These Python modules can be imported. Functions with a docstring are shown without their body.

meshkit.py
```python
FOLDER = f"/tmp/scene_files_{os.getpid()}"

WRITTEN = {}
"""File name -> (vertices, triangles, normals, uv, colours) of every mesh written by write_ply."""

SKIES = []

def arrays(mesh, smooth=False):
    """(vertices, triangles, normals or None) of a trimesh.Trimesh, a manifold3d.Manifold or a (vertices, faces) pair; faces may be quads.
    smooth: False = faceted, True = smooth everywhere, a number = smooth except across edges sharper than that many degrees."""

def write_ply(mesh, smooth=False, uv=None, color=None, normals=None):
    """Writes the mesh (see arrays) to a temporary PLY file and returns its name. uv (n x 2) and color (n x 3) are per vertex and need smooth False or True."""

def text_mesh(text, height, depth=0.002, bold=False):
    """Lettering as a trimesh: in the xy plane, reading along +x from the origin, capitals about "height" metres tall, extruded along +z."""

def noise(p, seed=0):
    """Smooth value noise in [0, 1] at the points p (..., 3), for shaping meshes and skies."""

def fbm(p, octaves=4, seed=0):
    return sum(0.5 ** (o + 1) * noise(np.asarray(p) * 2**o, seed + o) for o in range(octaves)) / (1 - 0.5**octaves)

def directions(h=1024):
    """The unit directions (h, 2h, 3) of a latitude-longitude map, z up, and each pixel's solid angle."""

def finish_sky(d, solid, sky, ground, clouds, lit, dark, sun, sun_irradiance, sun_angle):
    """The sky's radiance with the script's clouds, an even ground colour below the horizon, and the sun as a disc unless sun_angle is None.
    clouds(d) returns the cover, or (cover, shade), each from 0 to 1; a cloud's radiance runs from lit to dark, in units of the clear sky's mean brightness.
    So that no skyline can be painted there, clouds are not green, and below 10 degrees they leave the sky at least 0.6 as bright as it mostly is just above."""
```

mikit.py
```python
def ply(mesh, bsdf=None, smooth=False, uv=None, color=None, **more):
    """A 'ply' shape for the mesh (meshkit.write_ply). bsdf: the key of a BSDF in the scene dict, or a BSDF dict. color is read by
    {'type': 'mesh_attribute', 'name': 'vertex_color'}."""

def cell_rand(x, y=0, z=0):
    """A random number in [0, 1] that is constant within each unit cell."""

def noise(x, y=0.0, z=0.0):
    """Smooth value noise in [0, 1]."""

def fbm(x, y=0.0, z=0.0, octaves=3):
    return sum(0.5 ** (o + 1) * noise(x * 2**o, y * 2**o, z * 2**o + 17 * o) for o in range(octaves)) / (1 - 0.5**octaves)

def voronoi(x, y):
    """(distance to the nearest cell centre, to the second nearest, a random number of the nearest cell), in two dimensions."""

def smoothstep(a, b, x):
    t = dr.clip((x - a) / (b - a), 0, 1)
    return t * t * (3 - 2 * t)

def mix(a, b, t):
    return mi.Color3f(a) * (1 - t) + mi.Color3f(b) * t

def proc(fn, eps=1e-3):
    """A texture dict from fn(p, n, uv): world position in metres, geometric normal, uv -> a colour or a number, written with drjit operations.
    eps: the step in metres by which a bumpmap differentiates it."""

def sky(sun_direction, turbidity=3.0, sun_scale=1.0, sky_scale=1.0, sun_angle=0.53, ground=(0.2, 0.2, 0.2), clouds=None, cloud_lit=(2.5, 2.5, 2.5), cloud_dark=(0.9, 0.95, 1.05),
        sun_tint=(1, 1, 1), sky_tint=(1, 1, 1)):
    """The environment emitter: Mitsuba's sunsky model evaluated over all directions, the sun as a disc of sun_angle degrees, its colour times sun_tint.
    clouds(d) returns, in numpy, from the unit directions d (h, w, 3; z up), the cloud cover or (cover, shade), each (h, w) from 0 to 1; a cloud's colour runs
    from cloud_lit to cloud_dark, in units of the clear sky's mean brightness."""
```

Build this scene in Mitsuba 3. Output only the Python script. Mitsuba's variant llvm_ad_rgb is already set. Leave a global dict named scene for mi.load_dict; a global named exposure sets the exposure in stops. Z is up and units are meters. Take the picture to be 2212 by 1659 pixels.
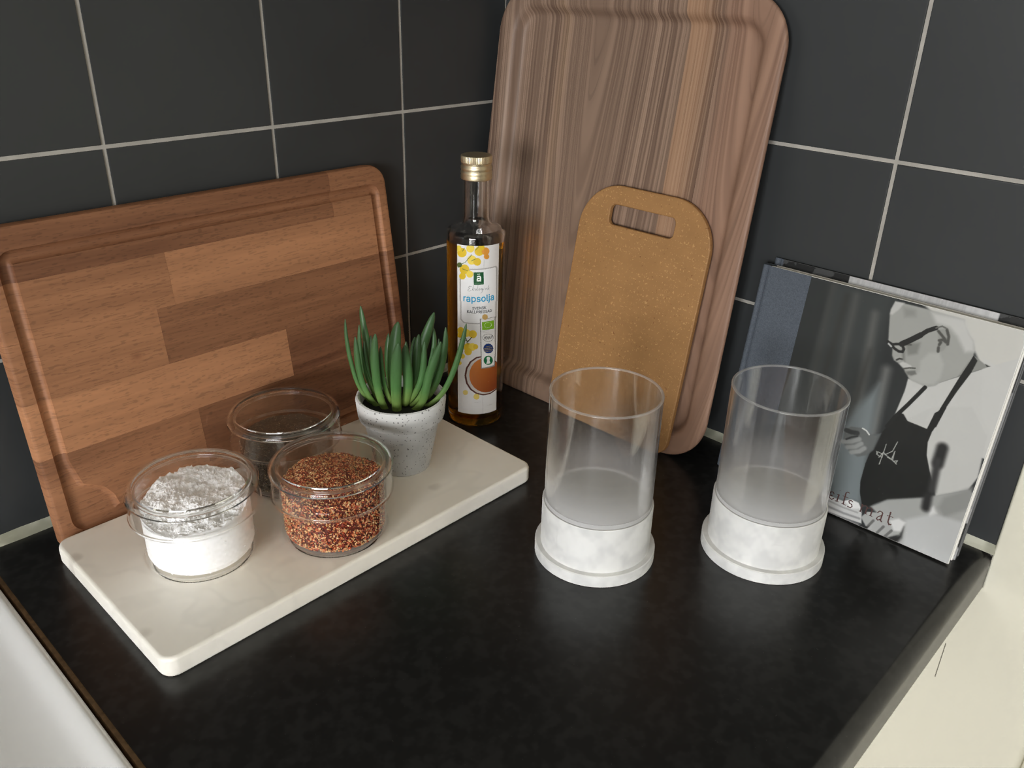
import math, random
import numpy as np, trimesh, manifold3d as m3, drjit as dr, mitsuba as mi
from shapely.geometry import Polygon, LineString
import mikit, meshkit
from mikit import noise, fbm, voronoi, smoothstep, mix, cell_rand, proc, ply

T = mi.ScalarTransform4f
scene, labels = {}, {}
rng = np.random.default_rng(7)

# ---------------------------------------------------------------- camera, light, exposure
CAM = np.array([-0.71492461, -0.69468794, 0.43590647])
CAM_DOWN = np.array([-0.3023028, -0.31942539, -0.89809823])
CAM_FWD = np.array([0.65543519, 0.6144451, -0.43916048])
scene['camera'] = {'type': 'perspective', 'fov': 2 * math.degrees(math.atan(1106 / 1826.76)), 'fov_axis': 'x', 'near_clip': 0.01, 'far_clip': 50.0,
                   'to_world': T().look_at(origin=CAM.tolist(), target=(CAM + CAM_FWD).tolist(), up=(-CAM_DOWN).tolist())}
exposure = 2.66
WINDOW_LIGHT = ((2.1, 2.11, 2.12), (7.1, 7.2, 7.3))          # daylight in the two panes of the window in the kitchen's far wall
WIN_Y, WIN_Z = (-2.62, -1.36, -0.88), (0.14, 0.82)


def lin(c):
    c = np.asarray(c, float) / 255
    return np.where(c < 0.04045, c / 12.92, ((c + 0.055) / 1.055) ** 2.4)


def rgb(*c):
    return {'type': 'rgb', 'value': [float(x) for x in lin(c)]}


def col(*c):
    return mi.Color3f(*[float(x) for x in lin(c)])


# ---------------------------------------------------------------- mesh helpers
def box(x0, x1, y0, y1, z0, z1):
    b = trimesh.creation.box(extents=[x1 - x0, y1 - y0, z1 - z0])
    b.apply_translation([(x0 + x1) / 2, (y0 + y1) / 2, (z0 + z1) / 2])
    return b


def rbox(x0, x1, y0, y1, z0, z1, r, n=12):
    s = m3.Manifold.sphere(r, n)
    return tm(m3.Manifold.batch_hull([s.translate([x, y, z]) for x in (x0 + r, x1 - r) for y in (y0 + r, y1 - r) for z in (z0 + r, z1 - r)]))


def tm(m):
    q = m.to_mesh()
    return trimesh.Trimesh(np.array(q.vert_properties[:, :3], float), np.array(q.tri_verts), process=False)


def mf(mesh):
    mesh = trimesh.Trimesh(mesh.vertices, mesh.faces, process=True)
    return m3.Manifold(m3.Mesh(np.asarray(mesh.vertices, np.float32), np.asarray(mesh.faces, np.uint32)))


def cat(ms):
    return trimesh.util.concatenate(ms)


def lathe(profile, n=96, closed=False, radial=None):
    """Surface of revolution about z of (r, z) points; radial(angle) scales the radius."""
    p = np.array(profile, float)
    a = np.arange(n) * 2 * np.pi / n
    s = np.ones(n) if radial is None else radial(a)
    v = np.stack([p[:, :1] * np.cos(a) * s, p[:, :1] * np.sin(a) * s, np.repeat(p[:, 1:], n, 1)], -1).reshape(-1, 3)
    k, f = len(p), []
    for i in range(k if closed else k - 1):
        j = (i + 1) % k
        for t in range(n):
            u = (t + 1) % n
            f += [[i * n + t, i * n + u, j * n + u], [i * n + t, j * n + u, j * n + t]]
    m = trimesh.Trimesh(v, f, process=False)
    m.merge_vertices()
    m.update_faces(m.nondegenerate_faces())
    m.remove_unreferenced_vertices()
    if m.volume < 0:
        m.invert()
    return m


def arc(cx, cz, r, a0, a1, n=6):
    return [(cx + r * math.cos(math.radians(a)), cz + r * math.sin(math.radians(a))) for a in np.linspace(a0, a1, n)]


def rrect(x0, x1, y0, y1, R, d=0.0, n=8):
    """Rounded rectangle contour inset by d, counter-clockwise; R one radius or four (bottom left, bottom right, top right, top left)."""
    R = (R,) * 4 if np.isscalar(R) else R
    pts = []
    for (cx, cy, a0), r in zip(((x0, y0, 180), (x1, y0, 270), (x1, y1, 0), (x0, y1, 90)), R):
        mx, my = cx + (r if cx == x0 else -r), cy + (r if cy == y0 else -r)
        rr = r - d
        for a in np.linspace(a0, a0 + 90, n):
            if rr > 0:
                pts.append((mx + rr * math.cos(math.radians(a)), my + rr * math.sin(math.radians(a))))
            else:
                pts.append((cx + (d if cx == x0 else -d), cy + (d if cy == y0 else -d)))
    return np.array(pts)


def loft(contours, zs, holes=None):
    """Stacked contours closed by a cap at both ends; holes: a second stack of contours that bounds an opening right through."""
    n, V, F = len(contours[0]), [], []
    for c, z in zip(contours, zs):
        V.append(np.column_stack([c, np.full(n, z)]))

    def side(base, n, k, flip):
        for i in range(k - 1):
            for t in range(n):
                u = (t + 1) % n
                a, b, c, d = base + i * n + t, base + i * n + u, base + (i + 1) * n + u, base + (i + 1) * n + t
                F.extend([[a, c, b], [a, d, c]] if flip else [[a, b, c], [a, c, d]])

    side(0, n, len(contours), False)
    hb = n * len(contours)
    if holes is not None:
        m = len(holes[0])
        for c, z in zip(holes, zs):
            V.append(np.column_stack([c, np.full(m, z)]))
        side(hb, m, len(contours), True)
    for k, flip in ((0, True), (len(contours) - 1, False)):
        polys, idx = [np.asarray(contours[k], float)], list(range(k * n, k * n + n))
        if holes is not None:
            polys.append(np.asarray(holes[k], float)[::-1])
            idx += [hb + k * m + i for i in range(m)][::-1]
        if holes is None:
            V.append(np.append(polys[0].mean(0), zs[k])[None])
            c = sum(len(q) for q in V) - 1
            for t in range(n):
                t = [idx[t], idx[(t + 1) % n], c]
                F.append(t[::-1] if flip else t)
            continue
        for t in np.asarray(m3.triangulate(polys)):
            t = [idx[i] for i in t]
            F.append(t[::-1] if flip else t)
    msh = trimesh.Trimesh(np.vstack(V), F, process=False)
    if msh.volume < 0:
        msh.invert()
    return msh


def frame(origin, U, V, N):
    M = np.eye(4)
    M[:3, 0], M[:3, 1], M[:3, 2], M[:3, 3] = U, V, N, origin
    return M


def placed(mesh, M):
    mesh = mesh.copy()
    mesh.apply_transform(M)
    return mesh


def at(mesh, x, y, z=0.0):
    mesh = mesh.copy()
    mesh.apply_translation([x, y, z])
    return mesh


# ---------------------------------------------------------------- flat print: colours of vertices from soft-edged shapes
def seg_dist(P, A, B):
    d = B - A
    t = np.clip(((P - A) @ d) / max(d @ d, 1e-12), 0, 1)
    return np.linalg.norm(P - A - t[:, None] * d, axis=1)


def inside(P, Q):
    c = np.zeros(len(P), bool)
    for a, b in zip(Q, np.roll(Q, -1, 0)):
        if a[1] != b[1]:
            c ^= ((a[1] > P[:, 1]) != (b[1] > P[:, 1])) & (P[:, 0] < (b[0] - a[0]) * (P[:, 1] - a[1]) / (b[1] - a[1]) + a[0])
    return c


def paint(P, base, items):
    C = np.array(base, float) * np.ones((len(P), 3))
    for it in items:
        kind = it[0]
        pts = np.array(it[-1], float)
        blur = it[3] if kind == 'g' else it[2]
        w = it[3] if kind == 'l' else 0
        lo, hi = pts.min(0) - blur - w, pts.max(0) + blur + w
        near = np.where(((P >= lo) & (P <= hi)).all(1))[0]
        if not len(near):
            continue
        q = P[near]
        if kind == 'l':
            d = np.min([seg_dist(q, a, b) for a, b in zip(pts[:-1], pts[1:])], 0) - w / 2
        else:
            d = np.min([seg_dist(q, a, b) for a, b in zip(pts, np.roll(pts, -1, 0))], 0)
            d = np.where(inside(q, pts), -d, d)
        t = np.clip(0.5 - d / blur, 0, 1)
        t = (t * t * (3 - 2 * t))[:, None]
        c = np.array(it[1], float)
        if kind == 'g':
            k = np.clip(((q - pts.min(0)) / (pts.max(0) - pts.min(0)) * [0.75, -0.45] + [0.0, 0.45]).sum(1), 0, 1)[:, None]
            c = c * (1 - k) + np.array(it[2], float) * k
        C[near] = C[near] * (1 - t) + c * t
    return C


def grid(w, h, nx, ny):
    x, y = np.meshgrid(np.linspace(0, w, nx), np.linspace(0, h, ny))
    i, j = np.meshgrid(np.arange(nx - 1), np.arange(ny - 1))
    a = (j * nx + i).ravel()
    return np.column_stack([x.ravel(), y.ravel()]), np.vstack([np.column_stack([a, a + 1, a + nx + 1]), np.column_stack([a, a + nx + 1, a + nx])])


# ---------------------------------------------------------------- scene bookkeeping
def key_of(name):
    if name not in scene:
        return name
    k = 1
    while f'{name}_{k:03d}' in scene:
        k += 1
    return f'{name}_{k:03d}'


def add(name, mesh, bsdf, smooth=35, label=None, category=None, group=None, kind=None, **more):
    k = key_of(name)
    scene[k] = ply(mesh, bsdf, smooth=smooth, **more) if not isinstance(mesh, dict) else mesh
    tag(k, label, category, group, kind)
    return k


def tag(k, label=None, category=None, group=None, kind=None):
    d = {a: b for a, b in (('label', label), ('category', category), ('group', group), ('kind', kind)) if b}
    if d:
        labels[k] = d


def pbr(name, base, rough=0.5, spec=0.5, metallic=0.0, **kw):
    b = {'type': 'principled', 'base_color': base, 'roughness': rough, 'specular': spec, 'metallic': metallic, **kw}
    if metallic:
        b.pop('specular')
    scene[name] = {'type': 'twosided', 'b': b}


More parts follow.
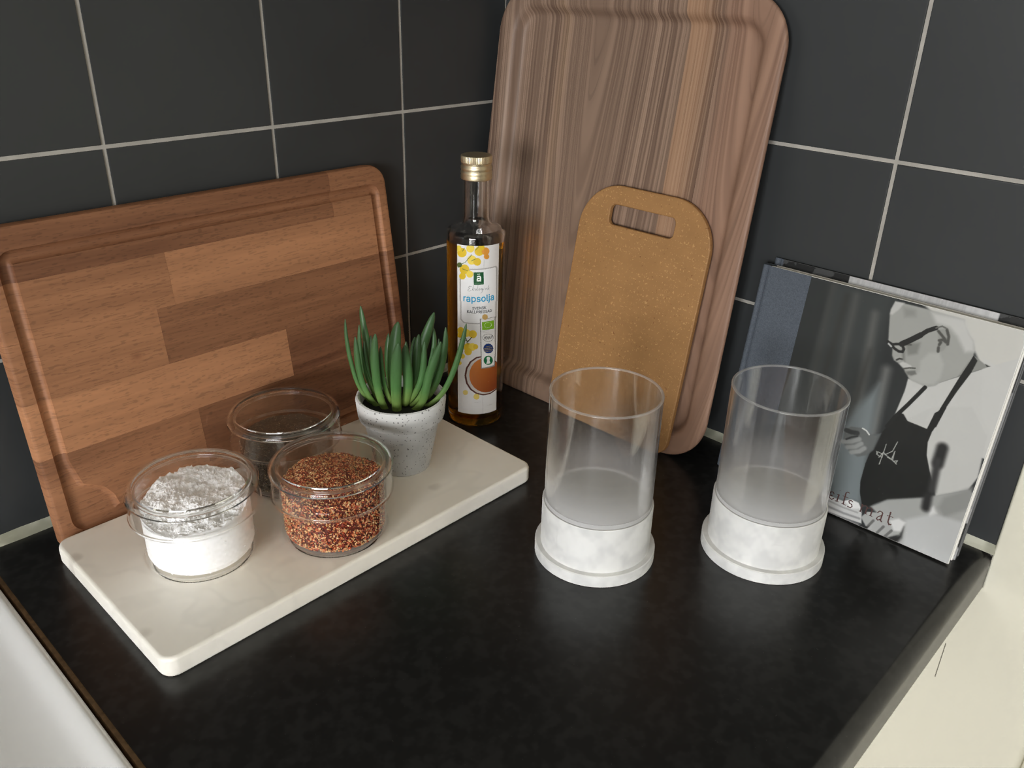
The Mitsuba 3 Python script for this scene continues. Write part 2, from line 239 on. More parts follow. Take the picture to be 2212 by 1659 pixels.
# print of the bottle label (mm along the arc, mm above the counter), the book cover (mm) and the plant leaves (metres, base to tip)
LABEL_PRINT = [('p',(178,176,174),0.5,[(2.79,164.31),(13.69,175.26),(41.32,176.41),(42.86,173.88),(43.67,139.2),(2.69,140.52)]),('p',(178,176,174),0.5,[(3.55,155.21),(42.52,154.11),(42.72,121.79),(24.14,117.8),(7.19,117.94),(3.63,121.02)]),('p',(240,240,240),0.35,[(4.48,164.63),(14.37,174.12),(40.19,175.25),(40.99,173.29),(41.7,139.7),(4.4,140.87)]),('p',(240,240,240),0.35,[(4.82,156.87),(40.72,155.97),(41.13,123.41),(24.14,118.79),(7.7,119.22),(4.92,121.97)]),('l',(170,168,166),0.2,0.25,[(27.46,184.62),(27.34,176.27)]),('p',(226,192,45),0.35,[(10.55,191.14),(10.19,189.32),(9.15,187.68),(7.56,186.46),(5.63,185.82),(3.63,185.84),(1.86,186.54),(0.64,187.83),(0.21,189.55),(0.66,191.43),(1.9,193.18),(3.66,194.5),(5.65,195.17),(7.57,195.09),(9.15,194.28),(10.19,192.89)]),('p',(238,212,80),0.35,[(18.09,195.82),(17.8,194.25),(16.95,192.9),(15.67,191.96),(14.14,191.55),(12.59,191.74),(11.27,192.51),(10.37,193.74),(10.06,195.26),(10.37,196.85),(11.27,198.25),(12.59,199.25),(14.12,199.67),(15.64,199.46),(16.93,198.64),(17.79,197.36)]),('p',(226,192,45),0.35,[(27.19,192.93),(26.85,191.17),(25.86,189.71),(24.37,188.77),(22.63,188.46),(20.9,188.84),(19.44,189.84),(18.45,191.33),(18.1,193.11),(18.44,194.89),(19.4,196.42),(20.85,197.43),(22.57,197.77),(24.31,197.37),(25.8,196.3),(26.82,194.74)]),('p',(222,150,60),0.35,[(32.93,192.38),(32.63,190.93),(31.75,189.77),(30.43,189.06),(28.9,188.91),(27.39,189.32),(26.12,190.25),(25.28,191.55),(24.97,193.05),(25.25,194.52),(26.07,195.74),(27.32,196.5),(28.81,196.69),(30.35,196.26),(31.68,195.28),(32.59,193.91)]),('p',(222,150,60),0.35,[(32.79,187.03),(32.58,186.01),(31.96,185.19),(31.03,184.7),(29.94,184.61),(28.87,184.92),(27.96,185.58),(27.36,186.52),(27.14,187.58),(27.34,188.61),(27.92,189.45),(28.81,189.97),(29.88,190.09),(30.97,189.77),(31.91,189.07),(32.56,188.11)]),('p',(238,212,80),0.35,[(20.12,184.38),(19.78,182.57),(18.81,181.03),(17.34,179.97),(15.6,179.53),(13.84,179.77),(12.33,180.67),(11.31,182.1),(10.95,183.86),(11.31,185.7),(12.32,187.32),(13.82,188.45),(15.57,188.92),(17.31,188.64),(18.78,187.67),(19.76,186.17)]),('p',(226,192,45),0.35,[(24.58,182.53),(24.3,181.04),(23.48,179.8),(22.25,178.97),(20.81,178.69),(19.36,178.98),(18.13,179.8),(17.31,181.05),(17.01,182.54),(17.3,184.05),(18.11,185.35),(19.32,186.22),(20.76,186.53),(22.21,186.22),(23.44,185.34),(24.27,184.05)]),('p',(226,192,45),0.35,[(27.83,196.76),(27.59,195.48),(26.86,194.43),(25.77,193.76),(24.49,193.56),(23.22,193.86),(22.15,194.61),(21.43,195.72),(21.17,197.01),(21.41,198.3),(22.12,199.39),(23.18,200.1),(24.44,200.32),(25.72,200.01),(26.81,199.22),(27.56,198.07)]),('p',(226,192,45),0.35,[(13.21,174.73),(12.84,172.8),(11.78,171.09),(10.17,169.84),(8.22,169.21),(6.22,169.3),(4.46,170.08),(3.26,171.48),(2.83,173.3),(3.27,175.28),(4.48,177.1),(6.24,178.46),(8.23,179.12),(10.17,178.99),(11.77,178.09),(12.83,176.59)]),('p',(238,212,80),0.35,[(17.15,170.01),(16.9,168.63),(16.15,167.43),(15.04,166.59),(13.71,166.22),(12.36,166.38),(11.21,167.04),(10.43,168.12),(10.15,169.46),(10.43,170.86),(11.2,172.11),(12.35,172.99),(13.69,173.38),(15.02,173.2),(16.14,172.49),(16.89,171.37)]),('p',(226,192,45),0.35,[(9.65,167.41),(9.39,166.08),(8.63,164.87),(7.49,163.97),(6.11,163.5),(4.7,163.52),(3.47,164.04),(2.63,164.98),(2.34,166.23),(2.64,167.59),(3.49,168.85),(4.72,169.81),(6.13,170.3),(7.5,170.25),(8.64,169.67),(9.39,168.67)]),('p',(238,212,80),0.35,[(5.12,194.8),(4.87,193.65),(4.16,192.59),(3.08,191.77),(1.76,191.31),(0.41,191.27),(-0.78,191.67),(-1.6,192.45),(-1.88,193.51),(-1.58,194.69),(-0.75,195.8),(0.44,196.67),(1.79,197.15),(3.1,197.16),(4.17,196.71),(4.88,195.87)]),('l',(84,100,52),0.3,0.5,[(0.5,176.31),(9.25,181.51),(15.57,189.6)]),('l',(84,100,52),0.3,0.5,[(18.85,194.09),(22.11,197.49)]),('l',(84,100,52),0.3,0.5,[(6.18,192.05),(8.25,195.24)]),('l',(84,100,52),0.3,0.5,[(1.09,174.45),(3.98,179.94)]),('l',(84,100,52),0.3,0.5,[(15.11,183.23),(18.89,185.34)]),('l',(84,100,52),0.3,0.5,[(6.14,174.37),(11.25,173.06)]),('p',(84,100,52),0.5,[(5.72,178.26),(5.5,177.24),(4.89,176.31),(3.96,175.59),(2.84,175.19),(1.69,175.16),(0.69,175.52),(0.01,176.22),(-0.23,177.15),(0.02,178.19),(0.71,179.17),(1.71,179.92),(2.86,180.34),(3.98,180.34),(4.9,179.94),(5.51,179.21)]),('p',(24,84,46),0.12,[(17.34,171.81),(27.19,171.92),(27.4,159.31),(17.57,159.24)]),('l',(200,215,200),0.12,0.28,[(20.13,162.3),(24.73,162.29)]),('l',(150,180,155),0.12,0.2,[(18.24,160.46),(26.7,160.47)]),('p',(215,230,215),0.1,[(22.28,169.97),(22.22,169.78),(22.06,169.62),(21.81,169.51),(21.52,169.48),(21.23,169.52),(20.98,169.63),(20.82,169.79),(20.76,169.98),(20.82,170.17),(20.98,170.33),(21.23,170.44),(21.52,170.47),(21.81,170.43),(22.05,170.32),(22.22,170.16)]),('p',(215,230,215),0.1,[(23.81,170.12),(23.75,169.93),(23.59,169.78),(23.34,169.68),(23.05,169.65),(22.75,169.69),(22.5,169.81),(22.34,169.97),(22.28,170.16),(22.34,170.35),(22.5,170.51),(22.75,170.61),(23.04,170.64),(23.33,170.6),(23.58,170.48),(23.75,170.31)]),('p',(226,192,45),0.35,[(7.78,110.08),(7.5,108.66),(6.7,107.34),(5.49,106.33),(4.01,105.74),(2.49,105.67),(1.16,106.13),(0.25,107.07),(-0.07,108.38),(0.26,109.84),(1.19,111.25),(2.52,112.35),(4.04,112.96),(5.5,112.98),(6.71,112.44),(7.51,111.41)]),('p',(238,212,80),0.35,[(14.66,107.94),(14.36,106.31),(13.5,104.86),(12.21,103.81),(10.65,103.3),(9.07,103.39),(7.7,104.08),(6.78,105.29),(6.45,106.84),(6.78,108.51),(7.71,110.04),(9.08,111.17),(10.65,111.71),(12.2,111.58),(13.49,110.8),(14.35,109.52)]),('p',(226,192,45),0.35,[(20.88,106.95),(20.57,105.27),(19.7,103.83),(18.38,102.85),(16.82,102.46),(15.25,102.7),(13.9,103.55),(12.99,104.9),(12.67,106.56),(12.99,108.27),(13.89,109.78),(15.23,110.84),(16.79,111.27),(18.35,110.99),(19.67,110.06),(20.56,108.64)]),('p',(226,192,45),0.35,[(16.66,92.44),(16.33,90.56),(15.35,88.91),(13.88,87.73),(12.12,87.17),(10.32,87.3),(8.77,88.13),(7.72,89.53),(7.35,91.34),(7.73,93.28),(8.78,95.04),(10.32,96.33),(12.11,96.93),(13.86,96.74),(15.34,95.81),(16.32,94.29)]),('p',(238,212,80),0.35,[(20.3,93.04),(20.01,91.41),(19.17,90.01),(17.9,89.05),(16.39,88.66),(14.88,88.89),(13.58,89.7),(12.71,91),(12.4,92.6),(12.71,94.27),(13.57,95.74),(14.86,96.77),(16.37,97.19),(17.87,96.94),(19.14,96.04),(19.99,94.67)]),('p',(226,192,45),0.35,[(22.26,93.21),(22.06,92.13),(21.5,91.22),(20.66,90.61),(19.66,90.39),(18.66,90.6),(17.81,91.19),(17.24,92.09),(17.04,93.17),(17.23,94.27),(17.79,95.21),(18.64,95.85),(19.63,96.08),(20.63,95.87),(21.48,95.24),(22.05,94.3)]),('p',(226,192,45),0.35,[(15.93,87.61),(15.65,86.03),(14.83,84.64),(13.59,83.64),(12.12,83.17),(10.63,83.29),(9.34,83.98),(8.47,85.17),(8.16,86.69),(8.47,88.3),(9.34,89.77),(10.62,90.85),(12.11,91.35),(13.58,91.19),(14.82,90.42),(15.64,89.16)]),('p',(238,212,80),0.35,[(8.76,81.66),(8.56,80.6),(7.99,79.63),(7.12,78.89),(6.08,78.47),(5.01,78.45),(4.1,78.83),(3.48,79.55),(3.26,80.52),(3.48,81.6),(4.11,82.62),(5.03,83.41),(6.09,83.83),(7.13,83.83),(7.99,83.42),(8.56,82.65)]),('p',(238,212,80),0.35,[(4.99,73.37),(4.83,72.54),(4.35,71.76),(3.63,71.13),(2.77,70.76),(1.89,70.69),(1.13,70.94),(0.62,71.47),(0.44,72.22),(0.62,73.06),(1.15,73.88),(1.91,74.54),(2.79,74.92),(3.65,74.98),(4.36,74.7),(4.83,74.13)]),('p',(226,192,45),0.35,[(6.13,104.77),(5.89,103.57),(5.2,102.45),(4.16,101.57),(2.89,101.06),(1.59,100.97),(0.46,101.34),(-0.32,102.12),(-0.59,103.2),(-0.31,104.44),(0.48,105.63),(1.62,106.57),(2.92,107.11),(4.18,107.16),(5.22,106.72),(5.9,105.88)]),('l',(70,76,44),0.3,0.7,[(6.12,100.74),(12.11,98.65),(15.88,103.51)]),('l',(70,76,44),0.3,0.7,[(10.65,97.45),(14.48,101.9)]),('l',(70,76,44),0.3,0.7,[(2.89,99.03),(8.18,101.11)]),('l',(70,76,44),0.3,0.7,[(9.18,103.29),(12.11,95.61)]),('p',(84,48,40),0.2,[(55.74,51.91),(52.09,44.6),(44.43,40.11),(36.07,37.71),(27.87,37.57),(20.34,39.88),(14.03,44.59),(9.69,51.46),(8.13,59.91),(9.7,68.84),(13.98,76.65),(20.14,81.76),(27.47,83.04),(35.45,80),(43.67,72.85),(51.38,62.62)]),('p',(206,200,194),0.25,[(53.23,53.01),(50.36,45.87),(43.69,41.37),(36.01,39.02),(28.36,38.9),(21.33,41.15),(15.47,45.7),(11.49,52.26),(10.06,60.25),(11.48,68.58),(15.4,75.82),(21.12,80.52),(27.97,81.64),(35.43,78.76),(43,72.1),(49.78,62.73)]),('g',(205,122,44),(128,58,30),0.5,[(55.72,52.24),(54.25,47.71),(50.36,44.55),(45.54,42.31),(40.45,40.9),(35.37,40.35),(30.48,40.71),(25.9,42.03),(21.79,44.28),(18.29,47.44),(15.61,51.39),(13.9,55.99),(13.31,60.99),(13.88,66.09),(15.55,70.9),(18.18,75.03),(21.59,78.09),(25.61,79.79),(30.07,79.92),(34.84,78.38),(39.81,75.21),(44.83,70.55),(49.66,64.72),(53.74,58.27)]),('p',(226,205,120),0.4,[(11.86,40.89),(11.66,39.75),(11.07,38.73),(10.19,37.96),(9.14,37.56),(8.07,37.58),(7.15,38.02),(6.53,38.82),(6.31,39.89),(6.53,41.04),(7.16,42.12),(8.08,42.93),(9.14,43.35),(10.19,43.31),(11.07,42.82),(11.66,41.96)]),('p',(228,205,110),0.4,[(23.95,36.47),(23.72,35.17),(23.06,34.09),(22.06,33.38),(20.89,33.15),(19.71,33.43),(18.71,34.16),(18.04,35.26),(17.8,36.57),(18.03,37.89),(18.69,39.03),(19.68,39.78),(20.85,40.04),(22.03,39.75),(23.03,38.96),(23.71,37.8)]),('l',(188,186,184),0.15,0.25,[(27.49,36.12),(27.86,16.49)]),('l',(188,186,184),0.15,0.2,[(18.98,29.59),(24.77,30.15)]),('l',(188,186,184),0.15,0.2,[(30.86,24.74),(38.72,24.95)]),('p',(140,138,136),0.5,[(23.73,123.45),(41.38,123.34),(42.51,82.29),(41.48,68.23),(25.46,68.33)]),('p',(238,238,236),0.2,[(24.76,122.91),(40.15,122.86),(41.18,82.69),(40.41,69.81),(26.22,69.51)]),('p',(200,165,100),0.2,[(32.08,124.58),(31.86,123.45),(31.19,122.55),(30.2,122.02),(29.04,121.93),(27.89,122.29),(26.93,123.05),(26.28,124.09),(26.05,125.28),(26.26,126.43),(26.89,127.36),(27.84,127.93),(28.98,128.04),(30.14,127.67),(31.14,126.88),(31.83,125.79)]),('p',(128,184,40),0.15,[(25.81,119.87),(39.23,119.9),(39.65,110.61),(26.26,111.1)]),('p',(235,245,220),0.1,[(36.59,116.02),(36.56,115.86),(36.45,115.74),(36.29,115.67),(36.1,115.68),(35.91,115.75),(35.75,115.88),(35.64,116.05),(35.6,116.23),(35.64,116.39),(35.74,116.52),(35.9,116.58),(36.09,116.58),(36.28,116.5),(36.44,116.37),(36.55,116.2)]),('p',(235,245,220),0.1,[(36.64,114.58),(36.6,114.42),(36.49,114.3),(36.33,114.23),(36.14,114.24),(35.95,114.31),(35.79,114.44),(35.68,114.61),(35.64,114.79),(35.68,114.96),(35.78,115.08),(35.94,115.14),(36.13,115.14),(36.32,115.07),(36.48,114.93),(36.6,114.76)]),('p',(235,245,220),0.1,[(35.6,113.48),(35.57,113.32),(35.46,113.19),(35.31,113.13),(35.12,113.13),(34.93,113.2),(34.78,113.33),(34.67,113.5),(34.63,113.68),(34.66,113.84),(34.77,113.97),(34.92,114.03),(35.11,114.03),(35.3,113.96),(35.46,113.83),(35.56,113.66)]),('p',(235,245,220),0.1,[(33.83,112.98),(33.79,112.81),(33.69,112.69),(33.54,112.62),(33.36,112.61),(33.18,112.68),(33.03,112.8),(32.93,112.97),(32.89,113.14),(32.92,113.31),(33.02,113.44),(33.17,113.51),(33.35,113.51),(33.53,113.45),(33.68,113.32),(33.79,113.16)]),('p',(235,245,220),0.1,[(31.83,113.17),(31.8,113),(31.7,112.87),(31.55,112.79),(31.38,112.79),(31.2,112.85),(31.06,112.97),(30.96,113.13),(30.92,113.3),(30.95,113.47),(31.05,113.6),(31.19,113.68),(31.37,113.69),(31.54,113.62),(31.69,113.5),(31.79,113.34)]),('p',(235,245,220),0.1,[(30.13,114),(30.1,113.83),(30.01,113.7),(29.86,113.62),(29.69,113.61),(29.52,113.66),(29.38,113.78),(29.28,113.93),(29.25,114.11),(29.28,114.28),(29.37,114.41),(29.52,114.49),(29.68,114.5),(29.85,114.45),(30,114.33),(30.1,114.17)]),('p',(235,245,220),0.1,[(29.16,115.28),(29.12,115.11),(29.03,114.98),(28.89,114.9),(28.72,114.89),(28.55,114.94),(28.41,115.05),(28.32,115.21),(28.28,115.38),(28.31,115.55),(28.41,115.69),(28.55,115.77),(28.71,115.78),(28.88,115.73),(29.02,115.61),(29.12,115.46)]),('p',(235,245,220),0.1,[(29.12,116.71),(29.09,116.54),(29,116.41),(28.86,116.33),(28.69,116.31),(28.52,116.37),(28.38,116.48),(28.29,116.64),(28.25,116.81),(28.28,116.98),(28.37,117.11),(28.51,117.19),(28.68,117.21),(28.85,117.16),(28.99,117.04),(29.09,116.89)]),('p',(235,245,220),0.1,[(30.04,117.9),(30.01,117.74),(29.92,117.6),(29.77,117.53),(29.61,117.51),(29.44,117.57),(29.29,117.68),(29.2,117.84),(29.16,118.01),(29.19,118.18),(29.29,118.31),(29.43,118.39),(29.6,118.41),(29.77,118.35),(29.91,118.24),(30.01,118.08)]),('p',(235,245,220),0.1,[(31.7,118.51),(31.67,118.34),(31.57,118.21),(31.42,118.14),(31.25,118.13),(31.08,118.19),(30.93,118.31),(30.83,118.47),(30.79,118.64),(30.83,118.81),(30.92,118.94),(31.07,119.01),(31.24,119.02),(31.41,118.96),(31.56,118.85),(31.66,118.69)]),('p',(235,245,220),0.1,[(33.69,118.33),(33.65,118.17),(33.55,118.04),(33.4,117.97),(33.22,117.97),(33.04,118.03),(32.89,118.15),(32.79,118.32),(32.75,118.49),(32.79,118.66),(32.88,118.79),(33.03,118.86),(33.21,118.86),(33.39,118.8),(33.54,118.67),(33.65,118.51)]),('p',(235,245,220),0.1,[(35.49,117.41),(35.46,117.25),(35.35,117.12),(35.2,117.06),(35.01,117.06),(34.83,117.13),(34.67,117.25),(34.56,117.42),(34.52,117.6),(34.56,117.76),(34.66,117.89),(34.81,117.96),(35,117.95),(35.19,117.88),(35.35,117.76),(35.45,117.59)]),('l',(170,170,170),0.12,0.25,[(26.08,109.71),(32.98,110.03)]),('l',(180,180,180),0.12,0.25,[(26.29,108.2),(33,108.22)]),('l',(95,95,95),0.12,0.4,[(38.29,98.92),(37.16,98.27),(35.69,97.9),(34.02,97.84),(32.3,98.07),(30.66,98.57),(29.21,99.32),(28.06,100.27),(27.28,101.36),(26.92,102.51),(27.02,103.64),(27.55,104.66),(28.49,105.47),(29.77,106.01),(31.3,106.19),(32.98,106.01),(34.69,105.46),(36.3,104.59),(37.65,103.48),(38.61,102.25),(39.07,101.01),(38.98,99.89)]),('p',(28,54,112),0.15,[(39.08,88.73),(38.62,86.73),(37.27,85.27),(35.32,84.52),(33.09,84.55),(30.95,85.35),(29.18,86.81),(28.01,88.74),(27.59,90.9),(27.97,92.96),(29.1,94.6),(30.84,95.55),(32.95,95.61),(35.17,94.76),(37.15,93.12),(38.55,90.99)]),('l',(196,164,84),0.15,0.45,[(30.64,92.44),(35.35,92.39)]),('l',(196,164,84),0.15,0.45,[(28.66,90.88),(37.64,90.02)]),('l',(196,164,84),0.15,0.45,[(28.19,89.2),(38.37,88.1)]),('l',(196,164,84),0.15,0.45,[(29.69,87.27),(37.12,86.66)]),('p',(20,102,60),0.15,[(38.71,75.61),(38.28,73.73),(37.04,72.36),(35.22,71.67),(33.15,71.71),(31.15,72.48),(29.49,73.86),(28.4,75.69),(28,77.72),(28.36,79.65),(29.42,81.18),(31.04,82.05),(33.02,82.09),(35.08,81.28),(36.92,79.73),(38.22,77.73)]),('p',(240,240,238),0.12,[(35.11,78.57),(34.96,77.85),(34.52,77.3),(33.86,77.02),(33.08,77.02),(32.32,77.31),(31.67,77.86),(31.24,78.57),(31.08,79.34),(31.22,80.07),(31.64,80.64),(32.27,80.95),(33.03,80.96),(33.81,80.66),(34.48,80.09),(34.94,79.36)]),('p',(240,240,238),0.12,[(32.13,78.13),(34.14,77.74),(35.85,72.9),(30.85,73.27)]),('l',(96,98,100),0.12,0.3,[(15.37,157.22),(13.23,157.46),(12.25,156.16),(13.73,155.08),(12.45,154.36),(11.66,152.87),(13.04,152.19),(14.8,153.14)]),('l',(96,98,100),0.12,0.3,[(17.58,158.53),(15.96,153.21)]),('l',(96,98,100),0.12,0.3,[(18.26,155.53),(16.44,154.25),(17.88,152.89)]),('l',(96,98,100),0.12,0.3,[(20.17,154.55),(19.21,155.25),(18.74,153.72),(19.8,153.23),(20.46,154.55)]),('l',(96,98,100),0.12,0.3,[(21.68,158.58),(20.75,153.74),(21.52,153.53)]),('l',(96,98,100),0.12,0.3,[(23.82,154.89),(22.66,155.33),(22.19,153.93),(23.25,153.49),(23.92,154.68)]),('l',(96,98,100),0.12,0.3,[(26.35,154.95),(25.17,155.43),(24.8,154.03),(25.77,153.78),(26.45,154.94),(25.6,151.15),(24.24,150.62)]),('l',(96,98,100),0.12,0.3,[(27.74,155.04),(27.25,153.67)]),('l',(96,98,100),0.12,0.3,[(28.33,156.2),(28.43,156.4)]),('l',(96,98,100),0.12,0.3,[(30.58,155.15),(29.35,155.09),(29.97,154.21),(28.96,153.51)]),('l',(96,98,100),0.12,0.3,[(32.64,157.72),(31.22,153.25)]),('l',(96,98,100),0.12,0.3,[(33.32,154.99),(31.73,154.2),(33.13,152.99)])]
LABEL_TEXT = [('rapsolja',True,(52,150,196),(6.52,141.33),(38.84,141.81),6.56),('SVENSK',True,(62,66,72),(16.07,133.4),(30.18,133.58),2.82),('KALLPRESSAD',True,(62,66,72),(10.65,129.39),(36.44,129.42),2.83),('KRAV',True,(50,50,52),(28.18,100.67),(38.16,100.29),3.23),('a',True,(238,242,236),(19.94,163.1),(24.73,163.2),6.98)]
